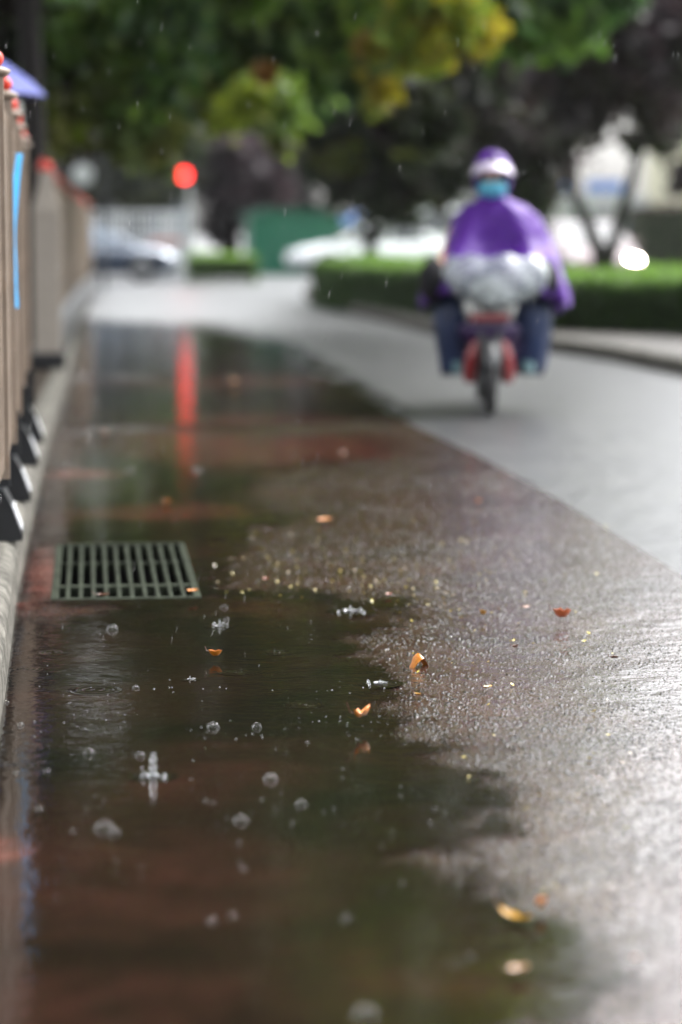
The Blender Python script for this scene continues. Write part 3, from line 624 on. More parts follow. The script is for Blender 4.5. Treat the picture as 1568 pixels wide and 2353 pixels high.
# ------------------------------------------------------------------ cars
M_GLASS = mat('car_glass', (.03, .035, .04), .06, var=.05, coat=1)
M_TYRE = mat('tyre_rubber', (.015, .015, .016), .6, var=.2)
M_RIM = mat('rim_metal', (.35, .36, .38), .3, .8, var=.1)
M_LAMPG = mat('lamp_glass', (.6, .62, .65), .1, var=.05, coat=1)
M_REDL = mat('tail_lamp', (.35, .02, .02), .2, var=.1)
def car(label, paint, loc, rz, lower=None, van=False, lit=None, glass=None):
    t = thing('parked_car' if not lit else 'car', label, 'van' if van else 'car', loc, rz)
    H = 1.95 if van else 1.45; bz = 1.05 if van else .88
    st = [(-2.25, .42, .72, .74), (-2.18, .3, .86, .82), (-1.7, .2, bz+.05, .88), (-.8, .19, bz+.03, .9), (.6, .19, bz, .9), (1.2, .2, bz-.02, .89), (1.8, .22, .78, .86), (2.15, .28, .66, .78), (2.28, .38, .55, .66)]
    rings = []
    for x, z0, z1, hw in st:
        m_ = z0+(z1-z0)*.55
        rings.append([(x, -hw*.86, z0), (x, -hw, z0+.1), (x, -hw, m_), (x, -hw*.9, z1-.02), (x, -hw*.6, z1+.015), (x, 0, z1+.03), (x, hw*.6, z1+.015), (x, hw*.9, z1-.02), (x, hw, m_), (x, hw, z0+.1), (x, hw*.86, z0)])
    MB().loft(rings).build('body', paint, t, smooth=True)
    if lower: MB().box(-1.95, 1.95, -.905, .905, .2, .70).build('lower_body', lower, t, bevel=.05)
    lo = [(-2.0 if van else -1.75, bz), (1.35 if not van else 1.6, bz-.03)]; hi = [(-1.9 if van else -1.05, H-.06), (.25 if not van else .9, H-.06)]
    def corner(f, h, s):
        x = (lo[0][0]+(lo[1][0]-lo[0][0])*f)*(1-h)+(hi[0][0]+(hi[1][0]-hi[0][0])*f)*h
        z = (lo[0][1]+(lo[1][1]-lo[0][1])*f)*(1-h)+hi[0][1]*h; return (x, s*(.82*(1-h)+.62*h), z)
    MB().add([corner(f, h, s) for f in (0, 1) for s in (-1, 1) for h in (0, 1)], [(0, 1, 3, 2), (4, 6, 7, 5), (0, 4, 5, 1), (2, 3, 7, 6), (1, 5, 7, 3), (0, 2, 6, 4)]).build('cabin', paint, t, bevel=.05)
    def pane(nm, q):
        q = [Vector(v) for v in q]; n_ = (q[1]-q[0]).cross(q[2]-q[0]).normalized(); c_ = sum(q, Vector())/4
        if n_.dot(c_-Vector((0, 0, .9))) < 0: n_ = -n_
        MB().add([v+n_*.012 for v in q]+[v-n_*.01 for v in q], [(0, 1, 2, 3), (7, 6, 5, 4), (0, 4, 5, 1), (1, 5, 6, 2), (2, 6, 7, 3), (3, 7, 4, 0)]).build(nm, glass or M_GLASS, t)
    for s in (-1, 1):
        pane('side_window', [corner(.10, .12, s), corner(.48, .12, s), corner(.48, .88, s), corner(.10, .88, s)])
        pane('side_window', [corner(.52, .12, s), corner(.92, .12, s), corner(.92, .88, s), corner(.52, .88, s)])
    def endp(f, h, w__): x, _, z = corner(f, h, 1); return (x, w__*(.82*(1-h)+.62*h), z)
    pane('windscreen', [endp(1, .1, -.88), endp(1, .1, .88), endp(1, .92, .88), endp(1, .92, -.88)])
    pane('rear_window', [endp(0, .15, -.85), endp(0, .15, .85), endp(0, .9, .85), endp(0, .9, -.85)])
    for x in (-1.4, 1.4):
        for s in (-1, 1):
            w_ = MB().lathe([(.2, -.1), (.31, -.1), (.33, -.07), (.33, .07), (.31, .1), (.2, .1)], (x, s*.83, .33), 20, 'y').build('wheel', M_TYRE, t, smooth=True)
            MB().lathe([(.05, .1), (.2, .095), (.21, .02), (.05, .02)], (x, s*.835 if s > 0 else s*.835-.12, .33), 14, 'y').build('rim', M_RIM, w_)
    for s in (-1, 1):
        MB().ball((2.12, s*.58, .62), .13, 10, (.6, 1.3, .6)).build('headlight', (lit if (lit and s == 1) else M_LAMPG), t, smooth=True)
        MB().ball((-2.2, s*.62, .72), .12, 8, (.4, 1.2, .7)).build('tail_light', M_REDL, t, smooth=True)
        MB().box(.78, .95, s*.9-.07, s*.9+.07, .92, 1.03).build('mirror', paint, t, bevel=.02)
    MB().box(2.27, 2.30, -.22, .22, .38, .48).build('number_plate', M_STR, t)
    return t
M_SIL = mat('silver_paint', (.20, .23, .28), .18, .3, var=.05, coat=.6)
M_NAVY = mat('dark_blue_paint', (.03, .045, .075), .2, .2, var=.1, coat=.6)
M_WH = mat('white_paint', (.62, .64, .66), .25, var=.04, coat=.5)
M_PINK = mat('pale_pink_paint', (.22, .16, .17), .3, var=.05, coat=.3)
p = G(200, 645); p = A(412, 640, 58)
car('silver car with dark lower body, nose showing beyond the fence', M_SIL, (p.x-2.3, 58, 0), 0, lower=M_NAVY, glass=mat('pale_car_glass', (.35, .42, .50), .15, coat=1))
p = A(658, 640, 64.5)
car('white car facing left behind the end of the long hedge', M_WH, (p.x+2.3, 64.5, 0), math.pi+.12)
p = A(985, 640, 72)
car('white van parked beyond the dark bushy tree, left of the rider', M_WH, (p.x+.6, 72, 0), math.pi, van=True)
M_LIT = mat('lit_headlamp', (1, .97, .9), .2, emit=(1, .90, .74), estr=80)
p = A(1338, 640, 48)
car('pale pinkish car facing the camera with one headlamp lit', M_PINK, (p.x, 48, 0), -math.pi/2-.02, lit=M_LIT)
# ------------------------------------------------------------------ signal, sign, barrier, hut, buildings
M_GREY = mat('pale_grey_paint', (.45, .47, .48), .4, var=.08)
M_BLK = mat('signal_black', (.02, .022, .024), .4, var=.1)
Y = 57.; c = A(424, 402, Y)
sg = thing('traffic_light', 'traffic light showing red on a pale grey pole at the junction', 'traffic light', (A(436, 500, Y).x, Y, 0))
dx = c.x-sg.location.x
MB().lathe([(.055, 0), (.055, 1.1), (.045, 1.12), (.04, c.z-.2)], n=12).build('pole', M_GREY, sg)
MB().box(-.085, .085, -.1, .1, 0, 1.75).build('pole_sleeve', M_GREY, sg, bevel=.01)
MB().box(dx-.17, dx+.62, .06, .24, c.z-.17, c.z+.17).build('signal_head', M_BLK, sg, bevel=.02)
M_RLIT = mat('red_signal_lit', (1, .05, .04), .3, emit=(1, .03, .025), estr=4)
M_ROFF = mat('dark_lens', (.05, .04, .03), .2)
for i, m in enumerate((M_RLIT, M_ROFF, M_ROFF)):
    l = MB().lathe([(.13, .06), (.13, .045), (.08, .03), (.005, .026)], (dx+.25*i, 0, c.z), 18, 'y').build('lens', m, sg, smooth=True)
    if i == 0: l['label'] = 'lit red lens'
    v = MB(); n = 10; rr = [[(dx+.25*i+r_*math.cos(a), yy, c.z+r_*math.sin(a)) for a in [math.pi*k/n for k in range(n+1)]] for yy, r_ in ((.06, .14), (-.06, .14), (-.06, .134), (.06, .134))]
    v.loft(rr, cap=False, close=False); v.build('visor', M_BLK, sg)
Y = 50.; c = A(190, 402, Y)
sn = thing('road_sign', 'round pale grey sign on a dark post above the silver car', 'road sign', (A(236, 500, Y).x, Y, 0))
dx = c.x-sn.location.x
MB().lathe([(.05, 0), (.05, A(236, 300, Y).z)], n=10).build('pole', M_BLK, sn)
MB().lathe([(.005, -.05), (.20, -.045), (.22, -.03), (.22, -.015), (.20, -.005), (.005, -.002)], (dx, 0, c.z), 24, 'y').build('sign_face', mat('pale_sign', (.50, .53, .52), .5), sn)
MB().box(dx, 0, -.002, .03, c.z-.03, c.z+.03).build('bracket', M_BLK, sn)
Y = 66.
for k, (u0, u1, lab) in enumerate(((200, 312, 'white slatted barrier panel half hidden behind the silver car'), (314, 424, 'white slatted barrier panel beside the traffic light pole'))):
    x0, x1 = A(u0, 500, Y).x, A(u1, 500, Y).x; zt = A(300, 484, Y).z
    bt = thing('barrier', lab, 'barrier', (x0, Y, 0), 0, 'white barriers at the junction')
    for z in (.15, zt-.1, zt*.6): MB().box(0, x1-x0, -.03, .03, z, z+.07).build('rail', M_WH, bt)
    n = 9
    for i in range(n+1): MB().box((x1-x0)*i/n-.03, (x1-x0)*i/n+.03, -.045, -.031, .05, zt).build('slat', M_WH, bt)
# orange-red strip on low barrier, left of the pole
x0, x1 = A(345, 550, 61).x, A(418, 550, 61).x
bt = thing('low_barrier', 'low pale barrier with a red top rail behind the silver car bonnet', 'barrier', (x0, 61, 0))
MB().box(0, x1-x0, 0, .12, 0, .9).build('panel', M_GREY, bt, bevel=.02); MB().box(0, x1-x0, -.02, .14, .9, 1.0).build('top_rail', mat('dull_red_paint', (.45, .12, .08), .4), bt, bevel=.01)
# green hut
Y = 68.; M_GRN = mat('green_sheet_metal', (.012, .115, .065), .35, var=.12, scale=3)
a0, a1 = A(574, 500, Y).x, A(786, 500, Y).x; apex = A(620, 482, Y); zl = A(560, 494, Y).z; zr2 = A(786, 489, Y).z
ht = thing('green_hut', 'green sheet metal hut with a low pitched roof at the junction', 'hut', ((a0+a1)/2, Y, 0), 0)
w2 = (a1-a0)/2; ax = apex.x-(a0+a1)/2
MB().loft([[(-w2, y_, 0), (w2, y_, 0), (w2, y_, zr2-.03), (ax, y_, apex.z-.03), (-w2, y_, zl-.03)] for y_ in (0, 2.4)]).build('wall', M_GRN, ht)
MB().loft([[(-w2-.12, y_, zl-.05), (ax, y_, apex.z-.027), (w2+.05, y_, zr2-.027), (w2+.05, y_, zr2+.03), (ax, y_, apex.z+.03), (-w2-.12, y_, zl+.0)] for y_ in (-.12, 2.5)]).build('roof', M_GRN, ht)
for i in range(1, 12):
    x = -w2+2*w2*i/12; MB().box(x-.02, x+.02, -.018, 0.001, .05, min(zl, zr2)-.1).build('wall_rib', M_GRN, ht)
# blue stall/box by the white car's roof
bb = thing('blue_awning', 'small blue awning above the white car roof', 'awning', (A(795, 560, 71).x, 71, 0))
MB().loft([[(x, 0, 1.35), (x, 0, 1.55), (x, .8, 1.75), (x, .8, 1.35)] for x in (-.55, .5)]).build('canopy', mat('blue_awning_cloth', (.06, .16, .42), .5), bb)
for x in (-.5, .45): MB().tube([(x, .1, 0), (x, .1, 1.4)], .025, 6).build('pole', M_GREY, bb)
# far buildings
M_PALE = mat('pale_render', (.55, .55, .50), .6, var=.06, scale=.5); M_CREAM = mat('cream_render', (.50, .48, .34), .6, var=.06, scale=.5)
M_WIN = mat('window_glass', (.10, .13, .15), .12)
def building(label, x0, x1, Y, h, m, nx, nz, wz=.55):
    t = thing('building', label, 'building', ((x0+x1)/2, Y, 0)); W = (x1-x0)/2
    MB().box(-W, W, 0, 12, 0, h).build('wall', m, t); MB().box(-W-.3, W+.3, -.3, 12.3, h, h+.5).build('roof', M_GREY, t)
    for i in range(nx):
        for j in range(nz):
            cx_ = -W+2*W*(i+.5)/nx; cz = h*(j+.5)/nz; ww = W/nx*wz; hh = h/nz*.3
            f = MB().box(cx_-ww-.08, cx_+ww+.08, -.06, .02, cz-hh-.08, cz+hh+.08).build('window', M_GREY, t); MB().box(cx_-ww, cx_+ww, -.075, -.062, cz-hh, cz+hh).build('pane', M_WIN, f)
    return t
building('cream building with tall windows far off at the right edge', A(1484, 500, 137).x, A(1484, 500, 137).x+14, 125, 6.2, M_CREAM, 8, 2)
building('low white building far behind the plum trees', A(900, 500, 128).x, A(1475, 500, 128).x, 128, 2.6, M_PALE, 9, 1)
building('low pale building far behind the silver car', A(60, 500, 120).x, A(440, 500, 120).x, 120, 3.0, M_PALE, 7, 1)
for nm, u, v, wpx, hpx, Y, lab in (('sign_board', 1390, 428, 84, 28, 100, 'wide blue board showing between the forked plum stems'), ('sign_board', 1303, 422, 40, 44, 98, 'small blue board left of the forked plum stems')):
    c = A(u, v, Y); w2 = wpx/ppm(Y)/2; h2 = hpx/ppm(Y)/2
    s_ = thing(nm, lab, 'sign board', (c.x, Y, 0)); MB().box(-w2, w2, -.05, .05, c.z-h2, c.z+h2).build('board', mat('blue_board_paint', (.10, .18, .55), .4), s_, bevel=.02)
    for x in (-w2*.8, w2*.8): MB().box(x-.04, x+.04, .051, .13, 0, c.z+h2*.8).build('pole', M_GREY, s_)

# ------------------------------------------------------------------ scooter and rider (both face the camera, -Y)
SC = A(1140, 965, 14.9); SX, SY = G(1140, 960).x, G(1140, 960).y
sr = -.12
sc = thing('electric_scooter', 'electric scooter with red front side panels ridden towards the camera', 'scooter', (SX, SY+.22, 0.004), sr)
M_REDP = mat('red_panel_paint', (.26, .014, .018), .35, var=.1, coat=.5); M_DKP = mat('dark_purple_plastic', (.04, .02, .075), .3, var=.15)
M_DGR = mat('dark_grey_plastic', (.05, .052, .055), .4, var=.15); M_LG = mat('light_grey_plastic', (.34, .36, .35), .35, var=.1)
def wheel(y0, nm='wheel'):
    prof = [(.15, -.03), (.19, -.036), (.213, -.02), (.22, 0), (.213, .02), (.19, .036), (.15, .03)]
    w_ = MB().lathe(prof, (0, y0, .22), 28, 'x').build(nm, M_TYRE, sc, smooth=True)
    MB().lathe([(.03, -.035), (.05, -.03), (.06, -.012), (.14, -.02), (.152, -.022), (.152, .022), (.14, .02), (.06, .012), (.05, .03), (.03, .035)], (0, y0, .22), 22, 'x').build('rim', M_RIM, w_, smooth=True)
wheel(0); wheel(1.28)
MB().tube([(-.055, 0, .22), (-.06, .05, .45), (-.05, .12, .62)], [.017, .019, .02], 8).tube([(.055, 0, .22), (.06, .05, .45), (.05, .12, .62)], [.017, .019, .02], 8).tube([(-.06, 0, .22), (.06, 0, .22)], .014, 8).build('fork', M_DGR, sc, smooth=True)
fb = MB(); rings = []
for k in range(9):
    a = math.pi*(.12+.72*k/8); r_ = .25; cyk, czk = -r_*math.cos(a)*1.0, .22+r_*math.sin(a); rings.append([(-.05, cyk, czk-.02), (-.03, cyk, czk+.012), (0, cyk, czk+.02), (.03, cyk, czk+.012), (.05, cyk, czk-.02), (0, cyk, czk-.004)])
fb.loft(rings); fb.build('front_mudguard', M_DGR, sc, smooth=True)
for s in (-1, 1):
    b = MB(); rr = []
    for z, xi, xo, y0, y1 in ((.19, .085, .155, .16, .34), (.26, .08, .165, .12, .34), (.36, .07, .15, .08, .33), (.43, .06, .125, .07, .3), (.47, .055, .10, .08, .28)):
        rr.append([(s*xi, y0, z), (s*(xi+xo)/2, y0-.015, z), (s*xo, y0+.03, z), (s*xo, y1, z), (s*xi, y1, z)])
    b.loft(rr); b.build('side_panel', M_REDP, sc, smooth=False, bevel=.008)
b = MB(); rr = []
for z, hw, y0, y1 in ((.42, .09, .10, .28), (.48, .17, .08, .3), (.54, .20, .06, .3), (.58, .15, .07, .28)):
    rr.append([(-hw, y1, z), (-hw, y0+.05, z), (-hw*.5, y0, z), (hw*.5, y0, z), (hw, y0+.05, z), (hw, y1, z)])
b.loft(rr); b.build('front_apron', M_DKP, sc, bevel=.01)
MB().loft([[(-w_, y_, z), (w_, y_, z), (w_, y_+.03, z), (-w_, y_+.03, z)] for z, y_, w_ in ((.26, .345, .15), (.4, .335, .2), (.6, .33, .23), (.78, .32, .2))]).build('leg_shield', M_DKP, sc, bevel=.01)
b = MB(); rr = []
for z, hw, y0, y1 in ((.58, .14, .05, .26), (.63, .16, .02, .26), (.69, .17, .0, .26), (.76, .15, .02, .26), (.84, .10, .08, .26)):
    rr.append([(-hw, y1, z), (-hw, y0+.06, z), (-hw*.55, y0, z), (hw*.55, y0, z), (hw, y0+.06, z), (hw, y1, z)])
b.loft(rr); b.build('front_fairing', M_LG, sc, bevel=.012)
MB().box(-.13, .12, .015, .05, .595, .635).build('trim_strip', M_REDP, sc, bevel=.008)
hl = MB().ball((0, .015, .69), .06, 16, (1.15, .5, .8)).build('headlight', mat('unlit_lens', (.10, .11, .11), .1, coat=1), sc, smooth=True)
for s in (-1, 1): MB().ball((s*.13, .04, .68), .035, 10, (1, .6, 1.6)).build('turn_signal', mat('clear_lens', (.6, .62, .6), .15), sc, smooth=True)
MB().tube([(-.36, .30, .95), (-.2, .26, .93), (0, .22, .88), (.2, .26, .93), (.36, .30, .95)], .014, 8).tube([(0, .12, .6), (0, .22, .88)], .025, 8).build('handlebar', M_DGR, sc, smooth=True)
for s in (-1, 1):
    g_ = MB().ball((s*.36, .28, .84), .1, 14, (.95, 1.25, 1.45)); g_.build('handlebar_muff', mat('black_quilted_cloth', (.005, .005, .007), .9, var=.2, bump=.01, bscale=20), sc, smooth=True)
MB().loft([[(-.13, y_, z0), (.13, y_, z0), (.13, y_, z1), (-.13, y_, z1)] for y_, z0, z1 in ((.28, .24, .34), (.5, .22, .30), (.75, .22, .30), (.95, .24, .42))]).build('footboard', M_DGR, sc, bevel=.01)
MB().loft([[(-w_, y_, z0), (w_, y_, z0), (w_*.9, y_, z1), (-w_*.9, y_, z1)] for y_, z0, z1 in ((.62, .30, .70), (.8, .28, .72), (1.2, .42, .74), (1.45, .55, .76)) for w_ in (.14,)]).build('rear_body', M_DKP, sc, bevel=.02)
MB().loft([[(-.12, y_, z), (.12, y_, z), (.14, y_, z+.03), (.1, y_, z+.07), (-.1, y_, z+.07), (-.14, y_, z+.03)] for y_, z in ((.60, .70), (.8, .70), (1.05, .72), (1.4, .77))]).build('saddle', M_RUB, sc, bevel=.01)

# the rider
rd = thing('person', 'rider in purple rain poncho and light blue face mask on the scooter', 'person', (SX+.035, SY+.22, 0.004), sr)
def skin_body(name, verts, edges, radii, m, parent, root=0, sub=2):
    me_ = bpy.data.meshes.new(name); me_.from_pydata(verts, edges, []); o = bpy.data.objects.new(name, me_); C.objects.link(o); o.parent = parent
    me_.materials.append(m); s_ = o.modifiers.new('skin', 'SKIN')
    for i, r_ in enumerate(radii):
        sv = me_.skin_vertices[0].data[i]; sv.radius = (r_, r_) if isinstance(r_, (int, float)) else r_; sv.use_root = (i == root)
    s_.use_smooth_shade = True; q = o.modifiers.new('sub', 'SUBSURF'); q.levels = q.render_levels = sub
    return o
M_SKIN = mat('skin', (.50, .28, .20), .5, var=.06)
V = [(0, .84, .80), (0, .82, .95), (0, .78, 1.12), (0, .74, 1.28), (0, .70, 1.38), (0, .66, 1.44), (0, .655, 1.52), (0, .665, 1.60)]
E = [(0, 1), (1, 2), (2, 3), (3, 4), (4, 5), (5, 6), (6, 7)]; Rr = [(.15, .12), (.14, .11), (.16, .12), (.14, .10), (.055, .055), (.07, .075), (.085, .095), (.07, .08)]
for s in (-1, 1):
    k = len(V); V += [(s*.19, .74, 1.26), (s*.30, .60, 1.02), (s*.34, .40, .94), (s*.35, .34, .94)]; E += [(3, k), (k, k+1), (k+1, k+2), (k+2, k+3)]; Rr += [.06, .045, .033, .03]
    for j, (fx, fz) in enumerate(((-.03, .01), (-.01, .015), (.01, .013), (.028, .006))):
        q = len(V); V += [(s*.35+fx, .29, .94+fz), (s*.35+fx, .255, .925+fz), (s*.35+fx, .26, .90+fz)]; E += [(k+3, q), (q, q+1), (q+1, q+2)]; Rr += [.009, .0085, .008]
    q = len(V); V += [(s*.31, .32, .92), (s*.305, .285, .91)]; E += [(k+3, q), (q, q+1)]; Rr += [.011, .009]
    k = len(V); V += [(s*.11, .82, .80), (s*.22, .44, .74), (s*.21, .52, .44), (s*.21, .50, .36), (s*.22, .36, .33)]; E += [(0, k), (k, k+1), (k+1, k+2), (k+2, k+3), (k+3, k+4)]; Rr += [.09, .065, .05, .04, .035]
skin_body('body', V, E, Rr, M_SKIN, rd)
M_PON = mat('purple_poncho_plastic', (.070, .013, .21), .45, var=.18, scale=5, bump=.05, bscale=5, coat=.0, spec=.25)
M_PON.node_tree.nodes['Principled BSDF'].inputs['Coat Roughness'].default_value = .25
NS = 56
def poncho():
    L = [(1.385, .085, .085, .59, .76), (1.35, .12, .13, .57, .79), (1.31, .19, .23, .55, .84), (1.24, .25, .32, .52, .90), (1.14, .29, .385, .46, .96), (1.03, .33, .42, .36, 1.0),
         (.94, .38, .44, .22, 1.03), (.87, .43, .46, .13, 1.06), (.78, .465, .49, .09, 1.09), (.70, .47, .50, .08, 1.12), (.66, .47, .50, .08, 1.13)]
    rings = []
    for li, (z, wl, wr, yf, yb) in enumerate(L):
        ring = []; f = li/(len(L)-1); cy0 = (yf+yb)/2; hy_ = (yb-yf)/2
        for k in range(NS):
            a = 2*math.pi*k/NS; ca, sa = math.cos(a), math.sin(a)
            e = .75; x = math.copysign(abs(ca)**e, ca); y_ = math.copysign(abs(sa)**e, sa)
            fold = 1+(.018+.03*f)*math.sin(a*9+1.3*math.sin(a*2)+f*2)*f+.02*f*math.sin(a*17)
            X = x*(wr if ca > 0 else wl)*fold; Y_ = cy0+y_*hy_*(1+(.04*math.sin(a*11))*f)
            zz = z
            if f > .55:                                   # hem: lifted at the front, hanging at the sides and back
                front = max(0, -sa); zz = z+(f-.55)*.28*front**1.5-(f-.55)*.12*max(0, sa)+(f-.55)*.03*math.sin(a*8)
            zz += .016*math.sin(a*5+li*1.4)
            if sa < 0: Y_ += .20*math.exp(-((X-.02)/.12)**2)*math.exp(-((z-1.03)/.13)**2)+.02*math.sin(X*38+z*9)*min(1, f*2)
            zz += .02*math.sin(X*24+1)*math.exp(-((f-.55)/.25)**2)
            ring.append((X, Y_, zz))
        rings.append(ring)
    inn = [[(x*.985, y_*.985+.008, z-.003) for x, y_, z in r] for r in rings][::-1]
    return MB().loft(rings+inn, cap=False)
o = poncho().build('poncho', M_PON, rd, smooth=True)
# hood, open at the face, with a clear peak
hd = MB(); rings = []
for z, rx, ry, yc, op in ((1.36, .085, .09, .68, 1.25), (1.41, .11, .115, .68, 1.15), (1.47, .125, .13, .675, 1.0), (1.53, .128, .135, .67, .92), (1.585, .122, .13, .67, .8), (1.63, .10, .11, .675, .3), (1.665, .062, .07, .68, .15), (1.685, .02, .02, .68, .05)):
    rings.append([(rx*math.sin(a), yc-ry*math.cos(a), z) for a in [op+(2*math.pi-2*op)*k/24 for k in range(25)]])
rings += [[(x*.96, y_*.96+.027, z-.002) for x, y_, z in r] for r in rings[::-1]]
hd.loft(rings, cap=False, close=False).build('hood', M_PON, rd, smooth=True)
M_CLR = bpy.data.materials.new('clear_plastic'); n_, b_, o_ = nodes_of(M_CLR)
b_.inputs['Base Color'].default_value = (.4, .42, .43, 1); b_.inputs['Roughness'].default_value = .22; b_.inputs['Alpha'].default_value = .6; b_.inputs['Coat Weight'].default_value = .2
tn = noise_n(n_, 9, 4, .6, n_.nodes.new('ShaderNodeTexCoord').outputs['Object']); bn = n_.nodes.new('ShaderNodeBump'); bn.inputs['Distance'].default_value = .007
n_.links.new(tn.outputs['Fac'], bn.inputs['Height']); n_.links.new(bn.outputs[0], b_.inputs['Normal'])
rr_ = ramp(n_, [(.35, (.12, .15, .16)), (.6, (.42, .46, .47))], noise_n(n_, 7, 3, .5, None).outputs['Fac']); n_.links.new(rr_.outputs[0], b_.inputs['Base Color'])
vs = MB(); rings = []
for r_, z in ((.0, 1.61), (.02, 1.59), (.045, 1.568), (.075, 1.548), (.073, 1.545), (.043, 1.564), (.018, 1.586), (-.002, 1.606)):
    rings.append([((.125+r_*.35)*math.sin(a), .67-(.132+r_)*math.cos(a), z-.022*abs(a)**1.6) for a in [-1.45+2.9*k/20 for k in range(21)]])
M_PEAK = mat('milky_peak_plastic', (.50, .44, .56), .35, var=.04, coat=.1)
vs.loft(rings, cap=False, close=False).build('hood_peak', M_PEAK, rd, smooth=True)
mk = MB(); rings = []
for z, rx, ry in ((1.375, .06, .085), (1.395, .088, .108), (1.425, .1, .122), (1.455, .098, .128), (1.478, .09, .118)):
    rings.append([(rx*math.sin(a), .665-ry*math.cos(a), z+.004*math.sin(z*400)) for a in [-1.35+2.7*k/20 for k in range(21)]])
rings += [[(x*.95, y_+.006, z) for x, y_, z in r] for r in rings[::-1]]
mk.loft(rings, cap=False, close=False).build('face_mask', mat('light_blue_mask', (.10, .42, .56), .6, var=.05), rd, smooth=True)
for s in (-1, 1):
    MB().ball((s*.032, .580, 1.512), .013, 10, (1.3, .6, .7)).build('eye', mat('eye_dark', (.02, .015, .012), .2), rd, smooth=True)
# clear front panel of the poncho, stretched over the fairing
cp = MB(); rings = []
for z, hw, y0, cx0 in ((1.0, .27, .085, 0), (.95, .33, .04, 0), (.90, .34, .01, 0), (.84, .33, -.015, 0), (.78, .29, -.03, 0), (.73, .21, -.04, 0), (.70, .12, -.042, .02)):
    rings.append([(cx0+hw*math.sin(a), y0-.03+.13*(1-math.cos(a))+.008*math.sin(a*9+z*30), z+.01*math.sin(a*7)) for a in [-1.45+2.9*k/30 for k in range(31)]])
rings += [[(x*.985, y_+.005, z) for x, y_, z in r] for r in rings[::-1]]
cp.loft(rings, cap=False, close=False).build('clear_panel', M_CLR, rd, smooth=True)
# rain trousers, loose, and shoes
M_NVY = mat('navy_rain_cloth', (.010, .024, .075), .5, var=.3, scale=8, bump=.02, bscale=10)
M_TEAL = mat('teal_shoe_rubber', (.10, .20, .22), .4, var=.2)
for s in (-1, 1):
    o = MB(); path = [(s*.10, .86, .80), (s*.17, .62, .79), (s*.235, .42, .72), (s*.245, .40, .60), (s*.235, .44, .45), (s*.22, .46, .30), (s*.215, .45, .235)]
    rad = [.13, .13, .135, .14, .135, .13, .12]; rings = []
    for i, pp in enumerate(path):
        a_, b2 = Vector(path[max(0, i-1)]), Vector(path[min(len(path)-1, i+1)]); d_ = (b2-a_).normalized(); u_ = Vector((1, 0, 0)); u_ = (u_-d_*u_.dot(d_)).normalized(); v_ = d_.cross(u_)
        rings.append([Vector(pp)+(u_*math.cos(t)+v_*math.sin(t))*rad[i]*(1+.07*math.sin(5*t+i*1.7)) for t in [2*math.pi*k/20 for k in range(20)]])
    o.loft(rings); o.build('trouser_leg', M_NVY, rd, smooth=True)
    MB().loft([[(s*.22-w_, y_, z0), (s*.22+w_, y_, z0), (s*.22+w_*.8, y_, z1), (s*.22-w_*.8, y_, z1)] for y_, z0, z1, w_ in ((.27, .24, .28, .035), (.32, .235, .32, .05), (.44, .235, .36, .05), (.54, .235, .36, .04))]).build('shoe', M_TEAL, rd, bevel=.015)

# ------------------------------------------------------------------ fallen leaves
def leaf_colour(nm, c): return mat(nm, c, .3, var=.3, scale=60, coat=.4)
LC = {'orange': leaf_colour('orange_leaf', (.50, .17, .012)), 'yellow': leaf_colour('yellow_leaf', (.42, .22, .02)), 'brown': leaf_colour('brown_leaf', (.10, .035, .015)),
      'red': leaf_colour('red_leaf', (.46, .13, .05)), 'pale': leaf_colour('pale_leaf', (.36, .20, .10))}
def leaf_thing(label, u, v, wpx, kind, curl=.4, stand=0.0, rz=None, z=.012):
    p = G(u, v, z); L = wpx/ppm(p.y)*.62; rnd = random.Random(int(u*7+v))
    t = thing('fallen_leaf', label, 'leaf', (p.x, p.y, z), rnd.uniform(-1, 1) if rz is None else rz, 'larger fallen leaves on the wet lane')
    asp = .24 if wpx > 60 else .5; b = MB(); n = 8; rows = []
    for i in range(n+1):
        s = -1+2*i/n; wd = L*asp*(1-abs(s)**2.2)**.8*(1+.18*math.sin(s*7+u))+L*.012
        rows.append([(s*L, q*wd, abs(s)**2*L*curl+abs(q)**1.5*wd*curl*1.1+stand*L*(1-abs(s))*.9+L*.03*math.sin(s*9+q*3)) for q in (-1, -.6, -.2, .2, .6, 1)])
    low = [[(x, y_, zz-.0012) for x, y_, zz in r] for r in rows[::-1]]
    b.loft(rows+low, cap=False, close=False); b.build('blade', LC[kind], t, smooth=True)
    MB().tube([(-L*.9, 0, L*curl*.8), (-L*1.3, L*.1, L*(curl*.8+.15)), (-L*1.5, L*.2, L*(curl+.5))], .0011, 5).build('stalk', LC['brown'], t)
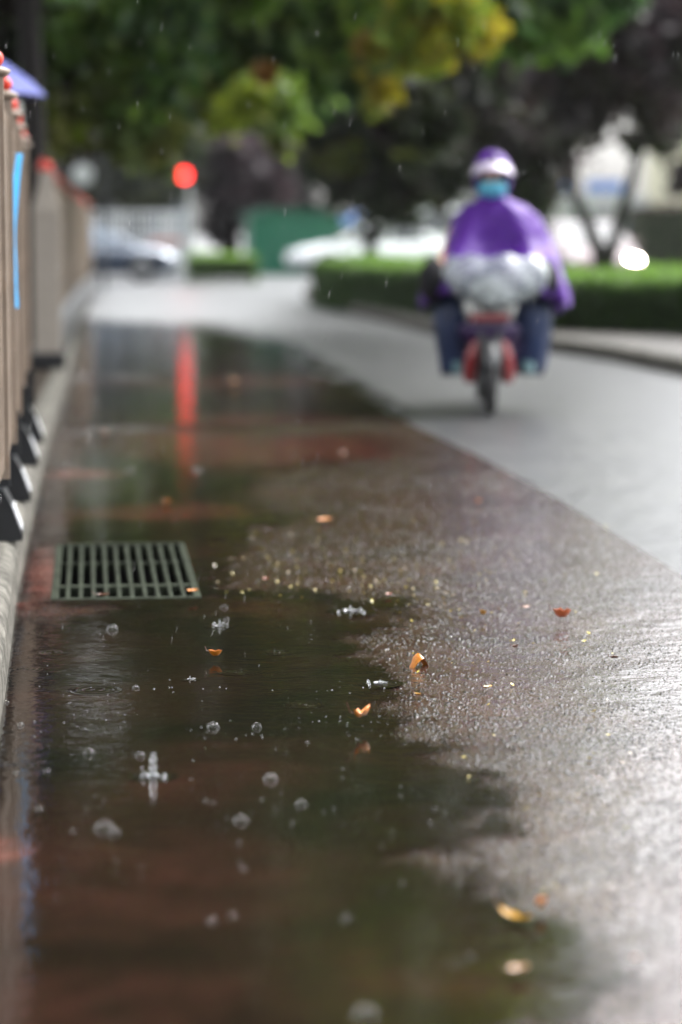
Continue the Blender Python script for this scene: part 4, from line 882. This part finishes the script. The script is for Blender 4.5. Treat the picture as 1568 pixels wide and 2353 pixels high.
for a in [('curled orange leaf standing in the puddle, largest in focus', 832, 1672, 62, 'orange', 1.3, .9), ('domed orange leaf on the grit above the puddle edge', 963, 1524, 48, 'orange', -.5, .9),
          ('red and green leaf on the bright wet grit at right', 1292, 1432, 34, 'red', 1.6, .8), ('small yellow leaf on the grit right of the domed orange leaf', 1121, 1582, 24, 'yellow', .4, .2),
          ('tiny yellow leaf below the domed orange leaf', 960, 1598, 18, 'yellow', .5, .2), ('small orange leaf floating alone in the puddle', 495, 1515, 26, 'orange', 1.4, .6),
          ('orange leaf lying above the drain, right of the puddle tongue', 746, 1199, 38, 'orange', .3, .2), ('brown orange leaf on the front right corner of the drain grate', 443, 1361, 30, 'orange', .3, .2),
          ('dull brown leaf on the front edge of the drain grate', 236, 1371, 26, 'brown', .4, .2), ('large blurred golden leaf in the foreground puddle', 1185, 2112, 92, 'yellow', .35, .05),
          ('blurred upright orange leaf tip in the foreground', 1243, 2095, 34, 'orange', 1.6, .6), ('lowest blurred pale orange leaf', 1190, 2242, 50, 'pale', .7, .4), ('blurred peach leaf far up the gutter', 240, 1002, 22, 'pale', .8, .5),
          ('blurred orange leaf in the gutter above the drain', 384, 1157, 18, 'orange', .8, .5), ('blurred orange leaf far right on the red lane', 1101, 1156, 16, 'orange', .8, .4), ('blurred pale leaf in the middle of the red lane', 790, 1046, 18, 'pale', .6, .4),
          ('farthest yellow leaf on the lane', 540, 884, 22, 'yellow', .8, .6), ('small red leaf right of the drain', 610, 1333, 14, 'red', .6, .4), ('small rust leaf above the puddle corner', 893, 1369, 16, 'red', .6, .3),
          ('upright yellow leaf on the bright grit', 1111, 1418, 16, 'yellow', 1.6, .8), ('dark brown leaf on the bright grit', 1185, 1491, 14, 'brown', 1., .6), ('faint orange leaf behind the red and green leaf', 1210, 1397, 20, 'pale', .3, .2),
          ('brown curled leaf at the right of the grit', 1412, 1516, 16, 'brown', .8, .6), ('blurred speck of orange leaf at lower right', 1460, 2206, 18, 'pale', .8, .4), ('small yellow leaf behind the drain grate corner', 380, 1159, 12, 'yellow', .5, .3)]:
    leaf_thing(*a, z=(.03 if 'grate' in a[0] and 'behind' not in a[0] else .0135))
fl = MB(); fl.add([(-.5, 0, .1), (0, -.3, 0), (.5, 0, .12), (0, .3, .03), (-.5, 0, .14), (0, -.3, .05), (.5, 0, .17), (0, .3, .09)], [(0, 1, 2, 3), (7, 6, 5, 4), (0, 4, 5, 1), (1, 5, 6, 2), (2, 6, 7, 3), (3, 7, 4, 0)])
me_fl = mesh_of(fl, 'leaf_fleck', leaf_colour('yellow_fleck', (.42, .35, .06))); me_fl2 = mesh_of(fl, 'leaf_fleck', leaf_colour('cream_fleck', (.30, .25, .15)))
rn = random.Random(5); k = 0
while k < 296:
    if k < 220: u, v = rn.gauss(850, 230), rn.gauss(1320, 75)
    else: u, v = rn.uniform(600, 1450), rn.uniform(1180, 2100)
    if not (480 < u < 1500 and 1180 < v < 2150) or (v > 1385 and u < 880+(v-1400)*.5): continue
    p = G(u, v, .012); s_ = rn.uniform(.006, .015)
    o = bpy.data.objects.new('leaf_fleck', me_fl if rn.random() < .65 else me_fl2); C.objects.link(o); o.location = (p.x, p.y, .0105); o.rotation_euler = (rn.uniform(-.6, .6), rn.uniform(-.6, .6), rn.uniform(0, 6)); o.scale = (s_, s_, s_)
    tag(o, 'tiny yellowish leaf fleck stuck to the wet red lane', 'leaf fleck', 'tiny leaf flecks on the wet lane'); k += 1

# ------------------------------------------------------------------ bubbles and splashes on the puddle
def bub_mesh():
    b = MB(); pr = [(max(1e-3, math.cos(t)), math.sin(t)) for t in [(-.12+ (math.pi/2+.12)*i/10) for i in range(11)]]; return b.lathe(pr, n=24, cap=False)
me_bub = mesh_of(bub_mesh(), 'bubble', M_FILM, True)
WZ = .0085
big = {(622, 1792): (36, 'largest clear bubble in the middle of the puddle'), (553, 1888): (36, 'big clear bubble in front of the largest one'), (240, 1905): (46, 'blurred cluster bubble low on the left'),
       (490, 1672): (30, 'sharp bubble just left of the bubble pair'), (590, 1672): (24, 'sharp bubble on the streak right of its neighbour'), (205, 1732): (28, 'bubble standing alone left of the splash'),
       (322, 1738): (24, 'bubble touching the splash on its left'), (258, 1447): (28, 'bubble just below the drain grate'), (692, 1850): (28, 'blurred bubble right of the big front bubble'),
       (108, 1774): (18, 'small bubble near the left edge'), (90, 1862): (20, 'blurred small bubble low at the left edge'), (515, 1397): (18, 'bubble by the lower right corner of the drain grate'), (520, 1424): (14, 'tiny bubble under the one by the grate'),
       (312, 1581): (16, 'small sharp bubble on the long ripple'), (48, 1667): (16, 'small bubble close to the kerb side'), (14, 1614): (14, 'bubble cut by the left edge'), (262, 1915): (30, 'right hand bubble of the low left cluster'),
       (150, 1076): (24, 'blurred bubble in the gutter left of the red reflection'), (300, 1082): (20, 'blurred bubble in the gutter between two others'), (453, 1080): (22, 'blurred bubble right of the red reflection'),
       (665, 1280): (16, 'pale bubble on the lane above the puddle'), (487, 2118): (24, 'blurred bubble low in the foreground'), (535, 2108): (20, 'blurred faint bubble beside the low foreground one'), (795, 2114): (24, 'blurred foreground bubble at the centre'),
       (840, 2335): (60, 'big blurred bubble at the bottom edge'), (472, 1842): (12, 'left one of two tiny touching bubbles'), (490, 1846): (12, 'right one of two tiny touching bubbles'), (560, 1998): (16, 'tiny bubble below the big front bubble'),
       (990, 1892): (14, 'bubble near the right shore of the puddle'), (998, 1860): (12, 'smaller bubble above the right shore one'), (1025, 1868): (10, 'tiniest bubble at the right shore'), (707, 1707): (10, 'small bright bubble right of the pair'),
       (165, 1735): (10, 'tiny bubble left of the lone bubble'), (170, 1912): (14, 'tiny bubble left of the low cluster'), (36, 1777): (12, 'tiny bubble at the very left edge'), (1080, 2200): (20, 'blurred pale bubble near the golden leaf')}
for (u, v), (wpx, lab) in big.items():
    p = G(u, v, WZ); r_ = wpx/ppm(p.y)*.5
    o = bpy.data.objects.new('bubble', me_bub); C.objects.link(o); o.location = (p.x, p.y, WZ); o.scale = (r_, r_, r_*.95); o.rotation_euler[2] = u; tag(o, lab, 'bubble', 'rain bubbles on the puddle')
M_RIP = mat('ripple_water', (.009, .0065, .0045), .03, ior=1.33)
def ripple_mesh(R_, waves=3, amp=.0007):
    n = 14*waves; pr = [(.003+R_*i/n, .0012+amp*math.cos(2*math.pi*waves*i/n)*(1-(i/n))-.0006*(i/n)) for i in range(n+1)]
    return MB().lathe(pr, n=48, cap=False)
M_CLEARW = mat('splash_water', (.9, .93, .95), .04, var=.02, ior=1.33, trans=.85)
def splash(label, u, v, hpx, wpx):
    p = G(u, v, WZ); s_ = 1/ppm(p.y); rnd = random.Random(u)
    t = thing('splash', label, 'splash', (p.x, p.y, WZ), 0, 'raindrop splashes')
    b = MB(); n = 9; b.lathe([((.10+.05*math.sin(i*2.1)+.12*(1-i/n)**4)*hpx*s_*1.1+.0003, hpx*s_*i/n) for i in range(n+1)], n=12); b.build('jet', M_CLEARW, t, smooth=True)
    for k in range(6):
        b = MB().ball((rnd.uniform(-1, 1)*wpx*s_, rnd.uniform(-1, 1)*wpx*s_, rnd.uniform(.05, .5)*hpx*s_), rnd.uniform(.05, .11)*wpx*s_+.0008, 10); b.build('droplet', M_CLEARW, t, smooth=True)
    ripple_mesh(wpx*s_*1.7).build('ripple_ring', M_RIP, t, smooth=True)
    cr = MB(); rr = [[((r_+.06*math.sin(a*7))*wpx*s_*math.cos(a), (r_+.06*math.sin(a*7))*wpx*s_*math.sin(a), z*wpx*s_) for a in [2*math.pi*k/28 for k in range(28)]] for r_, z in ((.42, 0), (.5, .06), (.55, .12), (.52, .1), (.4, .01))]
    cr.loft(rr, cap=False).build('crown_rim', M_CLEARW, t, smooth=True)
splash('tall splash jet with droplets left of the puddle centre', 352, 1786, 56, 34)
splash('thin faint splash above the bubble pair', 505, 1440, 17, 20); splash('wide faint splash at the top edge of the puddle', 806, 1405, 15, 34)
splash('small splash right of the small sharp bubble', 875, 1571, 9, 30); splash('tiny splash between the bubble pair', 437, 1562, 9, 12)
for u, v, w_, lab in ((218, 1586, 62, 'wide ripple ring left of the small sharp bubble'), (540, 1545, 40, 'faint ripple ring beyond the bubble pair'), (640, 1500, 36, 'faint ripple ring near the floating orange leaf'), (700, 1620, 44, 'ripple ring left of the largest orange leaf'), (120, 1500, 36, 'ripple ring close to the kerb')):
    p = G(u, v, WZ); o = ripple_mesh(w_/ppm(p.y)).build('ripple_ring', M_RIP, smooth=True); o.location = (p.x, p.y, WZ); tag(o, lab, 'ripple', 'raindrop ripples on the puddle')
# droplets thrown over the water, and falling rain
dr = MB(); rn = random.Random(11)
for _ in range(150):
    u, v = rn.uniform(0, 1250), 1390+700*rn.random()**1.4
    p = G(u, v, WZ); dr.ball((p.x, p.y, WZ+rn.uniform(0, .012)), rn.uniform(.0006, .0018), 6)
for _ in range(60):
    u = rn.uniform(0, 1100); v = rn.choice((1660, 1672, 1585, 1640, 1690))+rn.gauss(0, 4); p = G(u, v, WZ); dr.ball((p.x, p.y, WZ), rn.uniform(.001, .0028), 6)
tag(dr.build('splash_droplets', M_CLEARW, smooth=True), 'spray of tiny water droplets scattered over the puddle', 'droplets', kind='stuff')
rm = MB()
for _ in range(220):
    Y = 5.2+2.6*rn.random(); u, v = rn.uniform(-20, 1590), rn.uniform(-20, 2370) if rn.random() < .45 else rn.uniform(-20, 1500)
    p = A(u, v, Y)
    if p.z < .05: continue
    L = rn.uniform(.007, .014); r_ = rn.uniform(.0004, .0007); tx = -.13
    t_, bt_ = (p.x, p.y, p.z+L), (p.x+tx*2*L, p.y, p.z-L); mid = (p.x+tx*L*1.2, p.y, p.z-L*.3)
    rm.add([t_, (mid[0]+r_, mid[1], mid[2]), (mid[0], mid[1]+r_, mid[2]), (mid[0]-r_, mid[1], mid[2]), (mid[0], mid[1]-r_, mid[2]), bt_], [(0, 1, 2), (0, 2, 3), (0, 3, 4), (0, 4, 1), (5, 2, 1), (5, 3, 2), (5, 4, 3), (5, 1, 4)])
tag(rm.build('falling_rain', M_DROP, smooth=True), 'thin drops of falling rain throughout the air', 'rain', kind='stuff')
# thin rain haze in the air
hz = bpy.data.materials.new('haze'); hz.use_nodes = True; hn = hz.node_tree; hn.nodes.clear()
ho = hn.nodes.new('ShaderNodeOutputMaterial'); pv = hn.nodes.new('ShaderNodeVolumePrincipled'); pv.inputs['Color'].default_value = (.9, .93, .97, 1); pv.inputs['Density'].default_value = .00016
hn.links.new(pv.outputs[0], ho.inputs['Volume'])
tag(MB().box(-90, 90, -20, 160, -1.5, 16).build('haze', hz), 'thin pale rain haze in the air', 'haze', kind='stuff')
print('built', len(C.objects))
